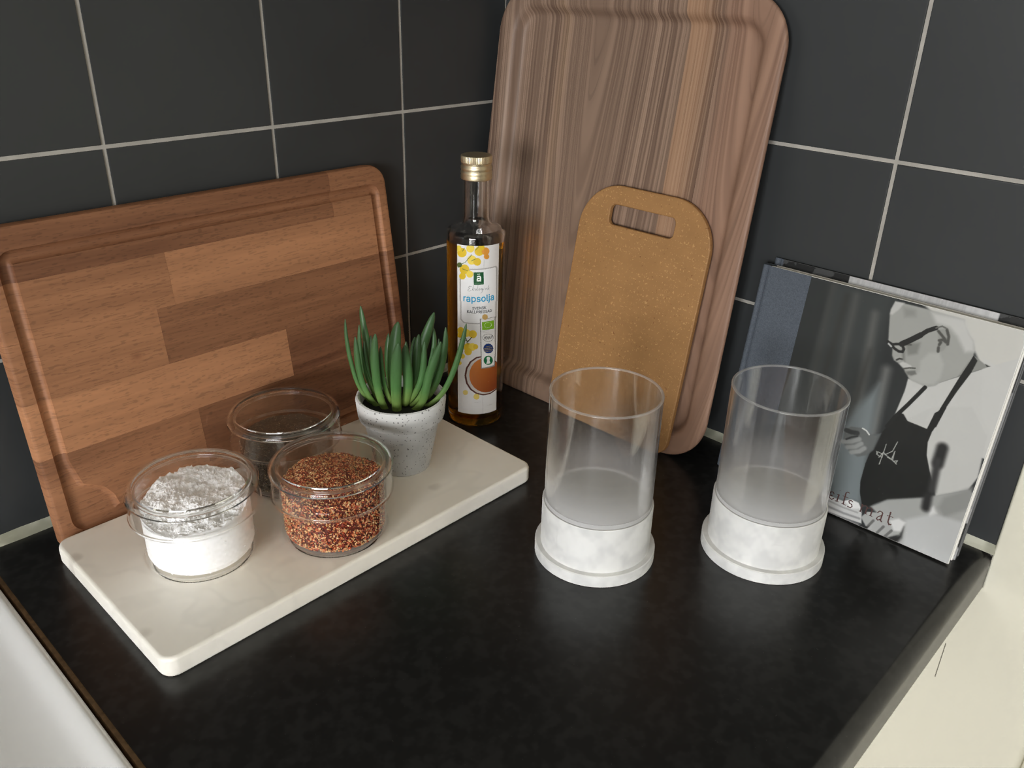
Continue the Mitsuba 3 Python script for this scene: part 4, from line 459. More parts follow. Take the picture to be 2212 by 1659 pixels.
jl = [-0.1458 - P * k for k in range(-1, 9)]
jl[0] = 0.0
tiles('wall_left', [(b + G / 2, a - (G / 2 if a < 0 else 0.0004)) for a, b in zip(jl[:-1], jl[1:])], frame([0, 0, 0], [1, 0, 0], [0, 0, 1], [0, -1, 0]))
jr = [0.0, 0.1412, 0.2915, 0.4418, 0.5938]
tiles('wall_right', [(a + (G / 2 if a else 0.0004), b - (G / 2 if b < 0.59 else 0.0)) for a, b in zip(jr[:-1], jr[1:])], frame([0, 0, 0], [0, -1, 0], [0, 0, 1], [-1, 0, 0]))


def sealant(L):
    c = [(0, 0), (0.0, 0.0072)] + [(0.0072 - 0.0072 * math.sin(a) * 1.0, 0.0072 - 0.0072 * math.cos(a)) for a in []]
    prof = [(0, 0), (0.0066, 0), (0.0040, 0.0018), (0.0020, 0.0040), (0.0, 0.0070)]
    n = 60
    x = np.linspace(0, L, n)
    wob = 1 + 0.12 * (meshkit.noise(np.column_stack([x * 55, x * 0, x * 0])) - 0.5)
    V = np.array([[[xi, q[0] * w, q[1] * w] for q in prof] for xi, w in zip(x, wob)]).reshape(-1, 3)
    k, F = len(prof), []
    for i in range(n - 1):
        for t in range(k):
            u = (t + 1) % k
            F += [[i * k + t, (i + 1) * k + t, (i + 1) * k + u], [i * k + t, (i + 1) * k + u, i * k + u]]
    F += [[0, a, a + 1] for a in range(1, k - 1)] + [[(n - 1) * k, (n - 1) * k + a + 1, (n - 1) * k + a] for a in range(1, k - 1)]
    m = trimesh.Trimesh(V, F, process=False)
    if m.volume < 0:
        m.invert()
    return m


add('trim_1', placed(sealant(1.30), frame([-1.30, 0, 0], [1, 0, 0], [0, -1, 0], [0, 0, 1])), 'm_sealant', 50, kind='structure', label='cream sealant bead between left tiled wall and worktop')
add('trim_2', placed(sealant(0.595), frame([0, -0.595, 0], [0, 1, 0], [-1, 0, 0], [0, 0, 1])), 'm_sealant', 50, kind='structure', label='cream sealant bead between right tiled wall and worktop')
add('trim_3', rbox(-0.014, 0.01, -0.76, -0.668, -0.9, 1.2, 0.003), 'm_cream_paint', 30, kind='structure')
add('floor', box(-2.72, 0.12, -3.12, 0.12, -1.0, -0.9), 'm_floor', False, kind='structure')
add('ceiling', box(-2.72, 0.12, -3.12, 0.12, 1.6, 1.7), 'm_ceiling', False, kind='structure')
add('wall_back', box(-2.72, 0.12, -3.12, -3.0, -0.9, 1.6), 'm_far_wall', False, kind='structure')
(wy0, wym, wy1), (wz0, wz1) = WIN_Y, WIN_Z
add('wall_front', cat([box(-2.72, -2.6, -3.0, wy0, -0.9, 1.6), box(-2.72, -2.6, wy1, 0.006, -0.9, 1.6), box(-2.72, -2.6, wy0, wy1, -0.9, wz0), box(-2.72, -2.6, wy0, wy1, wz1, 1.6)]), 'm_white_paint', False, kind='structure')
bar = 0.04
wf = [box(-2.66, -2.59, wy0, wy1, wz0, wz0 + bar), box(-2.66, -2.59, wy0, wy1, wz1 - bar, wz1)] + [box(-2.66, -2.59, y, y + bar, wz0 + bar, wz1 - bar) for y in (wy0, wym - bar / 2, wy1 - bar)]
add('window_1', cat(wf), 'm_cabinet', False, kind='structure')
for (a, b), L in zip(((wy0 + bar, wym - bar / 2), (wym + bar / 2, wy1 - bar)), WINDOW_LIGHT):
    pane = trimesh.Trimesh([[-2.63, a, wz0 + bar], [-2.63, b, wz0 + bar], [-2.63, b, wz1 - bar], [-2.63, a, wz1 - bar]], [[0, 1, 2], [0, 2, 3]], process=False)
    add('window_1__pane', {**ply(pane, 'm_white_paint'), 'emitter': {'type': 'area', 'radiance': {'type': 'rgb', 'value': list(L)}}}, None)

# ---------------------------------------------------------------- worktop, cabinet below, stove
r = 0.012
prof = [(0.0, 0.0), (-0.5824, 0.0)] + [(-0.5824 - r * math.sin(a), -r + r * math.cos(a)) for a in np.linspace(0, math.pi / 2, 10)] + [(-0.5944, -0.036), (0.0, -0.036)]
wt = trimesh.creation.extrude_polygon(Polygon(prof), 0.6035, engine='earcut')
wt = placed(wt, frame([-0.6035, 0, 0], [0, 1, 0], [0, 0, 1], [1, 0, 0]))
add('worktop', wt, 'm_worktop', 40, label='black speckled laminate kitchen worktop in the tiled corner under all the things', category='worktop')
add('worktop__edge_strip', box(-0.6065, -0.6035, -0.593, -0.001, -0.029, -0.0006), 'm_chipboard', False, label='raw brown chipboard edge')
add('cabinet', box(-0.6, -0.004, -0.50, -0.001, -0.9, -0.036), 'm_cabinet', False, label='cream base cabinet under the black worktop', category='cabinet')
add('cabinet__door', rbox(-0.597, -0.008, -0.519, -0.501, -0.78, -0.040, 0.002), 'm_cabinet', 30)
sp = [(-0.6085, -0.02), (-0.6085, -0.0035), (-0.6089, -0.0006), (-0.6100, 0.0014), (-0.6115, 0.0024), (-0.6132, 0.0026), (-0.6155, 0.0020), (-0.6190, 0.0004), (-0.6240, -0.0020), (-0.6300, -0.0038), (-0.6400, -0.0052), (-0.6550, -0.0060), (-1.15, -0.0060), (-1.15, -0.02)]
st = trimesh.creation.extrude_polygon(Polygon(sp), 0.585, engine='earcut')
st = placed(st, frame([0, -0.01, 0], [1, 0, 0], [0, 0, 1], [0, -1, 0]))
add('stove__hob_top', st, 'm_enamel', 40)
add('stove__body', box(-1.148, -0.6105, -0.58, -0.012, -0.88, -0.02), 'm_cabinet', False)
tag('stove', 'white enamelled stove top with a raised rim beside the black worktop', 'stove')

# ---------------------------------------------------------------- things leaning on the left wall
W, H, TH = 0.3717, 0.2637, 0.0155
z0 = 0.0024
cont = lambda d: rrect(0, W, z0, H, (0.006, 0.006, 0.019, 0.019), d, 8)
slab = mf(loft([cont(0.002), cont(0.0006), cont(0), cont(0), cont(0.0012), cont(0.0035)], [-TH, -TH + 0.0006, -TH + 0.002, -0.0032, -0.001, 0.0]))
rad, up = 0.0054, 0.0010
ball = m3.Manifold.sphere(rad, 20)


def groove(pts):
    parts = [m3.Manifold.batch_hull([ball.translate([*a, up]), ball.translate([*b, up])]) for a, b in zip(pts[:-1], pts[1:])]
    return m3.Manifold.batch_boolean(parts, m3.OpType.Add)


gl, gr, gt, gb, cr = 0.0165, 0.3560, 0.2405, 0.0185, 0.006
ring = rrect(gl, gr, gb, gt, cr, 0, 5)
ring = [tuple(q) for q in ring] + [tuple(ring[0])]
well = m3.Manifold.batch_hull([m3.Manifold.sphere(0.0054, 20).translate([*q, 0.0006]) for q in ((0.018, 0.0225), (0.0185, 0.0505), (0.029, 0.0455), (0.038, 0.0405), (0.0435, 0.032), (0.0455, 0.0225))])
slab = slab - groove(ring) - well - m3.Manifold.batch_hull([ball.translate([0.0165, 0.075, up]), ball.translate([0.0175, 0.05, up]), ball.translate([0.0225, 0.05, up])])
rows = [-0.01, 0.0300, 0.0818, 0.1285, 0.1768, 0.2216, 0.30]
joints = [[], [0.134], [0.2325], [0.118], [0.1345], [0.3045]]
tones = [[0.56], [0.44, 0.28], [0.76, 0.24], [0.54, 0.26], [0.56, 0.72], [0.30, 0.54]]
for i in range(6):
    xs = [-0.01] + joints[i] + [W + 0.01]
    for j in range(len(xs) - 1):
        e = 0.00004
        piece = tm(slab ^ mf(box(xs[j] + e, xs[j + 1] - e, rows[i] + e, rows[i + 1] - e, -0.05, 0.05)))
        piece = trimesh.graph.smooth_shade(piece, angle=math.radians(32), facet_minarea=None)
        uv = np.tile([tones[i][j], 0.13 * i + 0.37 * j + 0.05], (len(piece.vertices), 1))
        add('cutting_board__plank', placed(piece, BOARD), 'm_beech', True, uv=uv)
tag('cutting_board', 'wide glued beech cutting board with a juice groove leaning on the left tiled wall', 'cutting board')

# ---------------------------------------------------------------- marble slab and what stands on it
MT = 0.017
mc = lambda d: rrect(-0.5635, -0.1995, -0.2425, -0.0545, 0.011, d, 8)
slab = loft([mc(0.0030), mc(0.0009), mc(0), mc(0), mc(0.0010), mc(0.0032)], [0, 0.0009, 0.003, MT - 0.0032, MT - 0.001, MT])
add('serving_board', slab, 'm_marble', 50, label='white marble serving slab lying on the black worktop under the glass jars', category='serving board')
RB, RL_, JH, LH = 0.0430, 0.0489, 0.0645, 0.0688
GW = 0.0024


def jar_parts(skirt):
    """Thin blown glass: sheets for walls, lid top and skirt; solid glass where it is thick (base ring, mouth, shoulder, lip)."""
    q = RB - GW / 2
    body = lathe([(0.0365, 0.0022), (0, 0.0022)], 96), lathe([(q, 0.0066), (q, JH - 0.0012)], 96)
    base = lathe(arc(RB - 0.0065, 0.0065, 0.0065, -90, 0, 8) + [(RB - GW, 0.0065)] + arc(RB - 0.0065, 0.0065, 0.0065 - GW, 0, -90, 6), 96, closed=True)
    mouth = lathe(arc(q, JH - 0.0012, 0.0012, 0, 360, 13)[:-1], 96, closed=True)
    s = RL_ - GW / 2
    ro, ri = 0.0062, 0.0062 - GW
    shoulder = lathe(arc(RL_ - ro, LH - ro, ro, 90, 0, 9) + arc(RL_ - ro, LH - ro, ri, 0, 90, 7), 96, closed=True)
    lip = lathe(arc(s, skirt + 0.0012, 0.0012, 0, 360, 13)[:-1], 96, closed=True)
    lid = lathe([(RL_ - ro, LH - GW / 2), (0, LH - GW / 2)], 96), lathe([(s, skirt + 0.0012), (s, LH - ro)], 96)
    return body + (base, mouth) + lid + (shoulder, lip)


def heap(fn, R, zb, nr=40, na=120):
    """A heap of loose stuff in a jar: a wall along the glass and a top z = fn(x, y)."""
    a = np.arange(na) * 2 * np.pi / na
    V, F = [[0, 0, zb], [0, 0, float(fn(np.zeros(1), np.zeros(1))[0])]], []
    rr = R * np.linspace(0, 1, nr + 1)[1:]
    for q in rr:
        x, y = q * np.cos(a), q * np.sin(a)
        V += np.column_stack([x, y, fn(x, y)]).tolist()
    top = lambda i, t: 2 + i * na + t % na
    zt = fn(R * np.cos(a), R * np.sin(a))
    nb = 12
    b0 = len(V)
    for k in range(1, nb + 1):
        s = k / nb
        rk = R - 0.0045 * max(0, (s - 0.82) / 0.18) ** 2
        V += np.column_stack([rk * np.cos(a), rk * np.sin(a), zt * (1 - s) + zb * s]).tolist()
    low = lambda k, t: top(nr - 1, t) if k == 0 else b0 + (k - 1) * na + t % na
    for t in range(na):
        F.append([1, top(0, t), top(0, t + 1)])
        for i in range(nr - 1):
            F += [[top(i, t), top(i + 1, t), top(i + 1, t + 1)], [top(i, t), top(i + 1, t + 1), top(i, t + 1)]]
        for k in range(nb):
            F += [[low(k, t), low(k + 1, t), low(k + 1, t + 1)], [low(k, t), low(k + 1, t + 1), low(k, t + 1)]]
        F.append([0, low(nb, t + 1), low(nb, t)])
    return trimesh.Trimesh(V, F, process=False)


FL_F = np.array([[0, 1, 2], [0, 2, 3], [4, 6, 5], [4, 7, 6], [0, 4, 5], [0, 5, 1], [1, 5, 6], [1, 6, 2], [2, 6, 7], [2, 7, 3], [3, 7, 4], [3, 4, 0]])


def flakes(pos, nrm, size, thick, g, tilt=0.5):
    """Small irregular chips lying against a surface."""
    V, F = [], []
    for i, (p, n) in enumerate(zip(pos, nrm)):
        n = n + g.normal(0, tilt, 3)
        n /= np.linalg.norm(n)
        u = np.cross(n, g.normal(0, 1, 3))
        u /= np.linalg.norm(u)
        w = np.cross(n, u)
        s = size * g.uniform(0.55, 1.35)
        asp = g.uniform(0.5, 1.0)
        q = [(g.uniform(0.6, 1) * s * math.cos(a), asp * g.uniform(0.6, 1) * s * math.sin(a)) for a in (0.6, 2.3, 3.8, 5.5)]
        b = [p + u * x + w * y for x, y in q]
        t = thick * g.uniform(0.5, 1.3)
        V += [v - n * t for v in b] + [v + n * t for v in b]
        F.append(FL_F + 8 * i)
    return trimesh.Trimesh(V, np.vstack(F), process=False)


def spread(fn, R, zb, n, g, top_share):
    pos, nrm = [], []
    for _ in range(n):
        a = g.uniform(0, 2 * np.pi)
        if g.uniform() < top_share:
            q = R * 0.97 * math.sqrt(g.uniform())
            x, y = q * math.cos(a), q * math.sin(a)
            pos.append([x, y, float(fn(np.array([x]), np.array([y]))[0])])
            nrm.append([0, 0, 1.0])
        else:
            x, y = R * math.cos(a), R * math.sin(a)
            zt = float(fn(np.array([x]), np.array([y]))[0])
            z = g.uniform(zb, zt)
            k = max(0, 0.0035 - (z - zb)) * 0.8
            pos.append([x * (1 - k / R), y * (1 - k / R), z])
            nrm.append([math.cos(a), math.sin(a), 0.0])
    return np.array(pos), np.array(nrm)


def jar(x, y, skirt, label):
    name = 'glass_jar' if 'glass_jar__body' not in scene else next(f'glass_jar_{i:03d}' for i in range(1, 9) if f'glass_jar_{i:03d}__body' not in scene)
    for part, mesh in zip(('base', 'body', 'base__rim', 'body__rim', 'lid', 'lid__skirt', 'lid__shoulder', 'lid__skirt_lip'), jar_parts(skirt)):
        solid = part in ('body__rim', 'lid__shoulder', 'lid__skirt_lip')
        add(name + '__' + part, at(mesh, x, y, MT), 'm_glass' if solid else 'm_sheet_glass', 60)
    tag(name, label, 'jar', 'lidded glass jars on the marble slab')


RI = 0.0403
ZB = MT + 0.0048
g = np.random.default_rng(3)


def salt_top(x, y):
    p = np.column_stack([x * 90, y * 90, x * 0 + 2])
    back = (0.62 * x + 0.78 * y) / RI
    z = MT + 0.0500 + 0.0060 * back + 0.010 * (meshkit.fbm(p, 4, 5) - 0.5) + 0.004 * (meshkit.fbm(p * 4, 3, 8) - 0.5)
    return np.minimum(z, MT + 0.0605)


def chili_top(x, y):
    p = np.column_stack([x * 80, y * 80, x * 0 + 7])
    return MT + 0.0500 + 0.004 * (1 - (x * x + y * y) / RI ** 2) + 0.006 * (meshkit.fbm(p, 3, 2) - 0.5)


def herb_top(x, y):
    p = np.column_stack([x * 70, y * 70, x * 0 + 1])
    return MT + 0.0420 + 0.006 * (meshkit.fbm(p, 3, 4) - 0.5)


JS, JC, JP = (-0.4852, -0.1502), (-0.3934, -0.1985), (-0.3740, -0.1010)
jar(*JS, 0.0440, 'lidded glass jar of coarse white salt nearest the left end of the marble slab')
jar(*JC, 0.0405, 'lidded glass jar of red chili flakes in front on the marble slab')
jar(*JP, 0.0405, 'lidded glass jar of dark ground pepper behind the salt and chili jars')
pos, nrm = spread(salt_top, RI - 0.0016, ZB + 0.001, 2600, g, 0.75)
add('salt', at(cat([heap(salt_top, RI - 0.0006, ZB), flakes(pos, nrm, 0.0017, 0.00025, g, 0.9)]), *JS), 'm_salt', False, label='coarse white flaky salt filling the left glass jar', category='salt', kind='stuff')


def coloured(name, fn, n, size, thick, share, palette, base, xy, g, **kw):
    core = heap(fn, RI - 0.0014, ZB)
    pos, nrm = spread(lambda x, y: fn(x, y) - 0.0002, RI - 0.0007, ZB + 0.0006, n, g, share)
    fl = flakes(pos, nrm, size, thick, g, 0.55)
    pal, wts = np.array([c for c, w in palette], float), np.array([w for c, w in palette], float)
    pick = g.choice(len(pal), n, p=wts / wts.sum())
    c = lin(np.clip(pal[pick] + g.normal(0, 9, (n, 1)), 0, 255))
    colr = np.vstack([np.tile(lin(base), (len(core.vertices), 1)), np.repeat(c, 8, 0)])
    add(name, at(cat([core, fl]), *xy), 'm_flakes', False, color=colr, kind='stuff', **kw)


coloured('chili_flakes', chili_top, 11000, 0.00125, 0.00022, 0.42,
         [((216, 174, 120), 0.34), ((178, 82, 48), 0.26), ((140, 54, 38), 0.18), ((200, 118, 70), 0.18), ((84, 38, 30), 0.06), ((230, 198, 148), 0.12)], (96, 40, 26), JC, g,
         label='red and tan chili flakes in the front glass jar', category='chili flakes')
coloured('ground_pepper', herb_top, 7000, 0.0007, 0.0002, 0.4,
         [((74, 66, 50), 0.45), ((108, 98, 76), 0.3), ((144, 134, 110), 0.1), ((46, 41, 33), 0.25)], (56, 49, 38), JP, g,
         label='dark ground pepper in the rear glass jar', category='pepper')

# plant pot
PX, PY = -0.2860, -0.1551
pot = lathe([(0, 0), (0.0242, 0)] + arc(0.0240, 0.0012, 0.0012, -90, 0, 4) + [(0.0345, 0.0488), (0.0368, 0.0508), (0.0385, 0.0518), (0.0394, 0.0545), (0.0408, 0.070), (0.0400, 0.0722), (0.0385, 0.0728), (0.0372, 0.0720), (0.0362, 0.066), (0.034, 0.0585), (0, 0.0585)], 96)
pv = pot.vertices - pot.vertices.mean(0)
add('potted_plant__pot', at(pot, PX, PY, MT), 'm_concrete', 40, label='pitted grey concrete pot with a collar')
soil = lathe([(0, 0.0575), (0.0338, 0.0575), (0.0352, 0.0625), (0.02, 0.0635), (0, 0.064)], 48)
add('potted_plant__soil', at(soil, PX, PY, MT), 'm_soil', 40)
tag('potted_plant', 'small green succulent with upright finger leaves in a concrete pot on the marble slab', 'potted plant')


def spline(pts, n):
    from scipy.interpolate import make_interp_spline
    p = np.array(pts, float)
    t = np.concatenate([[0], np.cumsum(np.linalg.norm(np.diff(p, axis=0), axis=1))])
    return make_interp_spline(t / t[-1], p, k=3)(np.linspace(0, 1, n))


def leaf(width, pts):
    n, m = 22, 14
    pts = [np.array(q) for q in pts]
    c = spline(pts, n)
    s = np.linspace(0, 1, n)
    w = 1.22 * width / 2 * np.where(s < 0.62, 0.86 + 0.16 * np.sin(s / 0.62 * np.pi / 2), 1.02 * np.sqrt(np.clip(1 - ((s - 0.62) / 0.385) ** 1.75, 0.0, 1)))
    t = np.gradient(c, axis=0)
    t /= np.linalg.norm(t, axis=1, keepdims=True)
    out = np.array([c[-1][0] - PX, c[-1][1] - PY, 0.0])
    out = out / max(np.linalg.norm(out), 1e-6)
    out = 0.35 * out + 0.65 * np.array([-0.73, -0.68, 0.0])
    u = np.cross(out, t)
    u /= np.linalg.norm(u, axis=1, keepdims=True)
    b = np.cross(t, u)
    a = np.arange(m) * 2 * np.pi / m
    ca, sa = np.cos(a), np.sin(a)
    V = c[:, None] + w[:, None, None] * (ca[None, :, None] * u[:, None] + (0.62 * sa - 0.16 * ca ** 2)[None, :, None] * b[:, None])
    V = V.reshape(-1, 3)
    F = []
    for i in range(n - 1):
        for k in range(m):
            q = (k + 1) % m
            F += [[i * m + k, i * m + q, (i + 1) * m + q], [i * m + k, (i + 1) * m + q, (i + 1) * m + k]]
    V = np.vstack([V, c[:1], c[-1:] + t[-1:] * 0.0003])
    F += [[n * m, q, k] for k, q in ((k, (k + 1) % m) for k in range(m))] + [[n * m + 1, (n - 1) * m + k, (n - 1) * m + (k + 1) % m] for k in range(m)]
    msh = trimesh.Trimesh(V, F, process=False)
    if msh.volume < 0:
        msh.invert()
    f = np.append(np.repeat(s, m), [0, 1])[:, None]
    return msh, f


for w_, pts_ in LEAVES:
    msh, f = leaf(w_, pts_)
    k = g.uniform(-0.12, 0.12)
    base, mid, tip = lin((126, 148, 74)), lin((72, 112, 60)), lin((60, 88, 56))
    c = np.where(f < 0.35, base + (mid - base) * (f / 0.35), mid + (tip - mid) * (f - 0.35) / 0.65) * (1 + k)
    add('potted_plant__leaf', msh, 'm_leaf', True, color=c)

# ---------------------------------------------------------------- oil bottle
BX, BY = -0.1478, -0.1092
outer = [(0, 0.0015), (0.018, 0.0012), (0.025, 0.0)] + arc(0.0263, 0.003, 0.003, -90, 0, 5) + [(0.0293, 0.03), (0.0293, 0.12), (0.0293, 0.2035)] + arc(0.0233, 0.2035, 0.0060, 8, 66, 7) + [(0.0190, 0.2125), (0.0155, 0.2150), (0.0141, 0.2172), (0.0136, 0.2205), (0.0133, 0.24), (0.0131, 0.262), (0.0125, 0.2735), (0, 0.2735)]
add('oil_bottle__glass', at(lathe(outer, 96), BX, BY), 'm_glass', 50)
inner = [(0, 0.1968), (0.0268, 0.1968), (0.0268, 0.2030)] + arc(0.0214, 0.2030, 0.0054, 8, 64, 6) + [(0.0165, 0.2105), (0.0128, 0.2135), (0.0116, 0.2170), (0.0112, 0.2205), (0.0110, 0.24), (0.0108, 0.2715), (0, 0.2715)]
add('oil_bottle__cavity', at(lathe(inner, 96), BX, BY), 'm_bottle_cavity', 50)
oil = [(0, 0.008), (0.022, 0.0075)] + arc(0.0228, 0.0115, 0.004, -90, 0, 4) + [(0.0268, 0.1), (0.0268, 0.1966), (0, 0.1966)]
add('oil_bottle__oil', at(lathe(oil, 96), BX, BY), 'm_oil', 50, label='amber rapeseed oil up to the shoulder')
cp = [(0.0134, 0.2562), (0.0146, 0.2562), (0.0151, 0.2570), (0.0151, 0.2598), (0.0148, 0.2606), (0.0151, 0.2614), (0.0151, 0.2634), (0.0145, 0.2642), (0.0145, 0.2650), (0.0150, 0.2660), (0.0150, 0.2680), (0.0143, 0.2690), (0.0143, 0.2704), (0.0147, 0.2712), (0.0147, 0.2718), (0.0134, 0.2718)]
add('oil_bottle__cap', at(lathe(cp, 96, closed=True), BX, BY), 'm_gold', 50, label='gold metal screw cap')
kn = [(0.0130, 0.2718), (0.0148, 0.2719), (0.0151, 0.2726), (0.0151, 0.2772), (0.0146, 0.2784), (0.0134, 0.2788), (0, 0.2788), (0, 0.2760), (0.0130, 0.2750)]
add('oil_bottle__knurled_top', at(lathe(kn, 240, radial=lambda a: 1 - 0.018 * (0.5 - 0.5 * np.cos(60 * a))), BX, BY), 'm_gold', 30)
R_LAB, A0, ARC_MM, Z_LO, Z_HI = 0.02945, math.radians(-172.2), 44.8, 15.9, 198.3


def wrap(s_mm, z_mm, rr):
    a = A0 + np.asarray(s_mm) / 1000 / 0.0295
    return np.column_stack([BX + rr * np.cos(a), BY + rr * np.sin(a), np.asarray(z_mm) / 1000])


P2, F2 = grid(ARC_MM, Z_HI - Z_LO, 180, 730)
P2[:, 1] += Z_LO
cc = paint(P2, (232, 231, 229), LABEL_PRINT)
n_ = len(P2)
rim = [i for i in range(180)] + [180 * j + 179 for j in range(1, 730)] + [180 * 729 + i for i in range(178, -1, -1)] + [180 * j for j in range(728, 0, -1)]
Vt = np.vstack([wrap(P2[:, 0], P2[:, 1], R_LAB + 0.0002), wrap(P2[rim, 0], P2[rim, 1], R_LAB - 0.00008)])
side = []
for i in range(len(rim)):
    j = (i + 1) % len(rim)
    side += [[rim[i], n_ + i, n_ + j], [rim[i], n_ + j, rim[j]]]
shade = lin(np.vstack([cc, cc[rim]])) * 0.9
add('oil_bottle__label', trimesh.Trimesh(Vt, np.vstack([F2, side]), process=False), 'm_label', True, color=shade, label='white paper label with yellow rape flowers and a bowl of oil')


def letters(s, bold, ink, a, b, cap):
    m = meshkit.text_mesh(s, cap, 0.06, bold)
    a, b = np.array(a), np.array(b)
    d = b - a
    L = np.linalg.norm(d)
    k = L / m.bounds[1][0]
    V = m.vertices.copy()
    V[:, 0] *= k
    e = d / L
    q = a + V[:, :1] * e + V[:, 1:2] * np.array([-e[1], e[0]])
    rr = R_LAB + 0.0002 + V[:, 2] / 1000 + 0.00002
    ang = A0 + q[:, 0] / 1000 / 0.0295
    m.vertices = np.column_stack([BX + rr * np.cos(ang), BY + rr * np.sin(ang), q[:, 1] / 1000])
    add('oil_bottle__label__lettering', m, 'm_ink_' + ink, False)


for s, bold, c, a, b, h in LABEL_TEXT:
    letters(s, bold, {52: 'blue', 62: 'grey', 50: 'black', 238: 'white'}[c[0]], a, b, h)
tag('oil_bottle', 'tall clear glass bottle of amber rapeseed oil with a gold cap and white label', 'bottle')

# ---------------------------------------------------------------- things leaning on the right wall
TW, THH, TR_ = 0.3304, 0.43, 0.047
tp = [(0.0030, -0.0070), (0.0008, -0.0052), (0.0, -0.0030), (0.0006, -0.0012), (0.0022, -0.0002), (0.006, 0.0), (0.0140, -0.0003), (0.0185, -0.0010), (0.0212, -0.0026), (0.0232, -0.0050), (0.0248, -0.0078), (0.0264, -0.0102), (0.0284, -0.0118), (0.0310, -0.0127), (0.035, -0.0130)]
bp_ = [(0.0360, -0.0172), (0.0300, -0.0168), (0.0258, -0.0150), (0.0225, -0.0110), (0.0190, -0.0068), (0.0150, -0.0054), (0.007, -0.0050)]
tc = lambda d: rrect(0, TW, 0, THH, TR_, d, 14)
front = [(tc(d), z) for d, z in tp][::-1]
back = [(tc(d), z) for d, z in bp_][::-1]
stack = [(tc(d), z) for d, z in bp_] + [(tc(d), z) for d, z in tp]
add('tray', placed(loft([s[0] for s in stack], [s[1] for s in stack]), TRAY), 'm_walnut', 50, label='large walnut veneer serving tray leaning in the corner behind the oil bottle', category='tray')

CW, CH, CT = 0.1562, 0.2515, 0.006
oc = lambda d: rrect(0, CW, 0.0011, CH, (0.016, 0.016, 0.047, 0.047), d, 14)
hc = lambda d: rrect(0.0365, 0.1135, 0.2125, 0.2325, 0.0055, -d, 8)
ds, zs = [0.0012, 0.0003, 0, 0, 0.0004, 0.0014], [-CT, -CT + 0.0004, -CT + 0.0012, -0.0012, -0.0004, 0]
add('cutting_board_001', placed(loft([oc(d) for d in ds], zs, [hc(d) for d in ds]), CORK), 'm_fibre', 50, label='small tan fibre cutting board with a slot handle leaning on the walnut tray', category='cutting board')

# books (local frame: x along the width, y up, z out of the cover)
BW, BH = 0.2221, 0.2020


def book(M, u0, v0, w, h, depth, th, name, boards='m_boards'):
    """Hardback: boards, pages and cloth spine, its front cover at z = -depth."""
    zf = -depth
    b = 0.0026
    add(name + '__front_board', placed(rbox(u0 + 0.0096, u0 + w, v0, v0 + h, zf - b, zf, 0.0004, 8), M), boards, 30)
    add(name + '__back_board', placed(rbox(u0 + 0.0096, u0 + w, v0, v0 + h, zf - th, zf - th + b, 0.0004, 8), M), boards, 30)
    add(name + '__pages', placed(box(u0 + 0.004, u0 + w - 0.003, v0 + 0.003, v0 + h - 0.003, zf - th + b, zf - b), M), 'm_pages', False)
    sp = [(0.0, -th / 2)] + [(0.0035 - 0.0035 * math.sin(a), -th / 2 + (th / 2 + 0.0002) * math.cos(a)) for a in np.linspace(math.pi / 2, 0, 7)] + [(0.0056, -0.0002), (0.0066, -0.0016), (0.0076, -0.0002), (0.0096, 0.00035)]
    top = sp[1:]
    poly = top + [(0.0096, -0.0008), (0.0062, -0.0028), (0.0050, -th + 0.0028), (0.009, -th + 0.0008), (0.009, -th - 0.0003)] + [(x, -th - z) for x, z in top[::-1][3:]]
    pg = Polygon(poly).buffer(0)
    s = trimesh.creation.extrude_polygon(pg, h, engine='earcut')
    s = placed(s, frame([u0, v0, zf], [1, 0, 0], [0, 0, 1], [0, -1, 0]))
    s.vertices[:, 1] = 2 * v0 + h - (s.vertices[:, 1] + h) if False else s.vertices[:, 1] + h
    add(name + '__spine', placed(s, M), 'm_cloth', 30, label='blue grey cloth spine')


def print_sheet(M, w, h, z, colours, nx, ny, u0=0.0, v0=0.0):
    Pq, Fq = grid(w, h, nx, ny)
    V = np.column_stack([Pq[:, 0] + u0, Pq[:, 1] + v0, np.full(len(Pq), z)])
    rim = list(range(nx)) + [nx * j + nx - 1 for j in range(1, ny)] + [nx * (ny - 1) + i for i in range(nx - 2, -1, -1)] + [nx * j for j in range(ny - 2, 0, -1)]
    low = V[rim] - [0, 0, 0.00018]
    n0, side = len(V), []
    for i in range(len(rim)):
        j = (i + 1) % len(rim)
        side += [[rim[i], n0 + i, n0 + j], [rim[i], n0 + j, rim[j]]]
    c = colours(Pq * 1000)
    return placed(trimesh.Trimesh(np.vstack([V, low]), np.vstack([Fq, side]), process=False), M), 0.76 * lin(np.vstack([c, c[rim]]))


TH1 = 0.0125
book(BOOK, 0.0, 0.0019, BW, BH, 0.0, TH1, 'book')
off = 0.048


def cover(Pm):
    return paint(Pm + [off * 1000, 1.9], (46, 49, 50), COVER_PRINT)


msh, c = print_sheet(BOOK, BW - off - 0.0004, BH - 0.0008, 0.00022, cover, 390, 450, off, 0.0023)
add('book__cover_print', msh, 'm_print', True, color=c, label='black and white picture of a white haired man in glasses and a dark apron')
add('book__cloth_strip', placed(rbox(0.0094, off + 0.0004, 0.0021, BH + 0.0017, -0.0004, 0.00035, 0.00012, 6), BOOK), 'm_cloth', 30)
lt = []
for w, pts in COVER_LETTERS:
    q = LineString(np.array(pts) / 1000).buffer(w * 0.00021, cap_style=2 if w > 2 else 1)
    lt.append(at(trimesh.creation.extrude_polygon(q, 0.0002, engine='earcut'), 0, 0, 0.0002))
big = [((108.6, 17.5), (108.0, 31.0)), ]
lt.append(at(trimesh.creation.extrude_polygon(LineString([(0.1085, 0.0330), (0.1085, 0.0185)]).buffer(0.0006, cap_style=2), 0.0002, engine='earcut'), -0.006, 0, 0.0002))
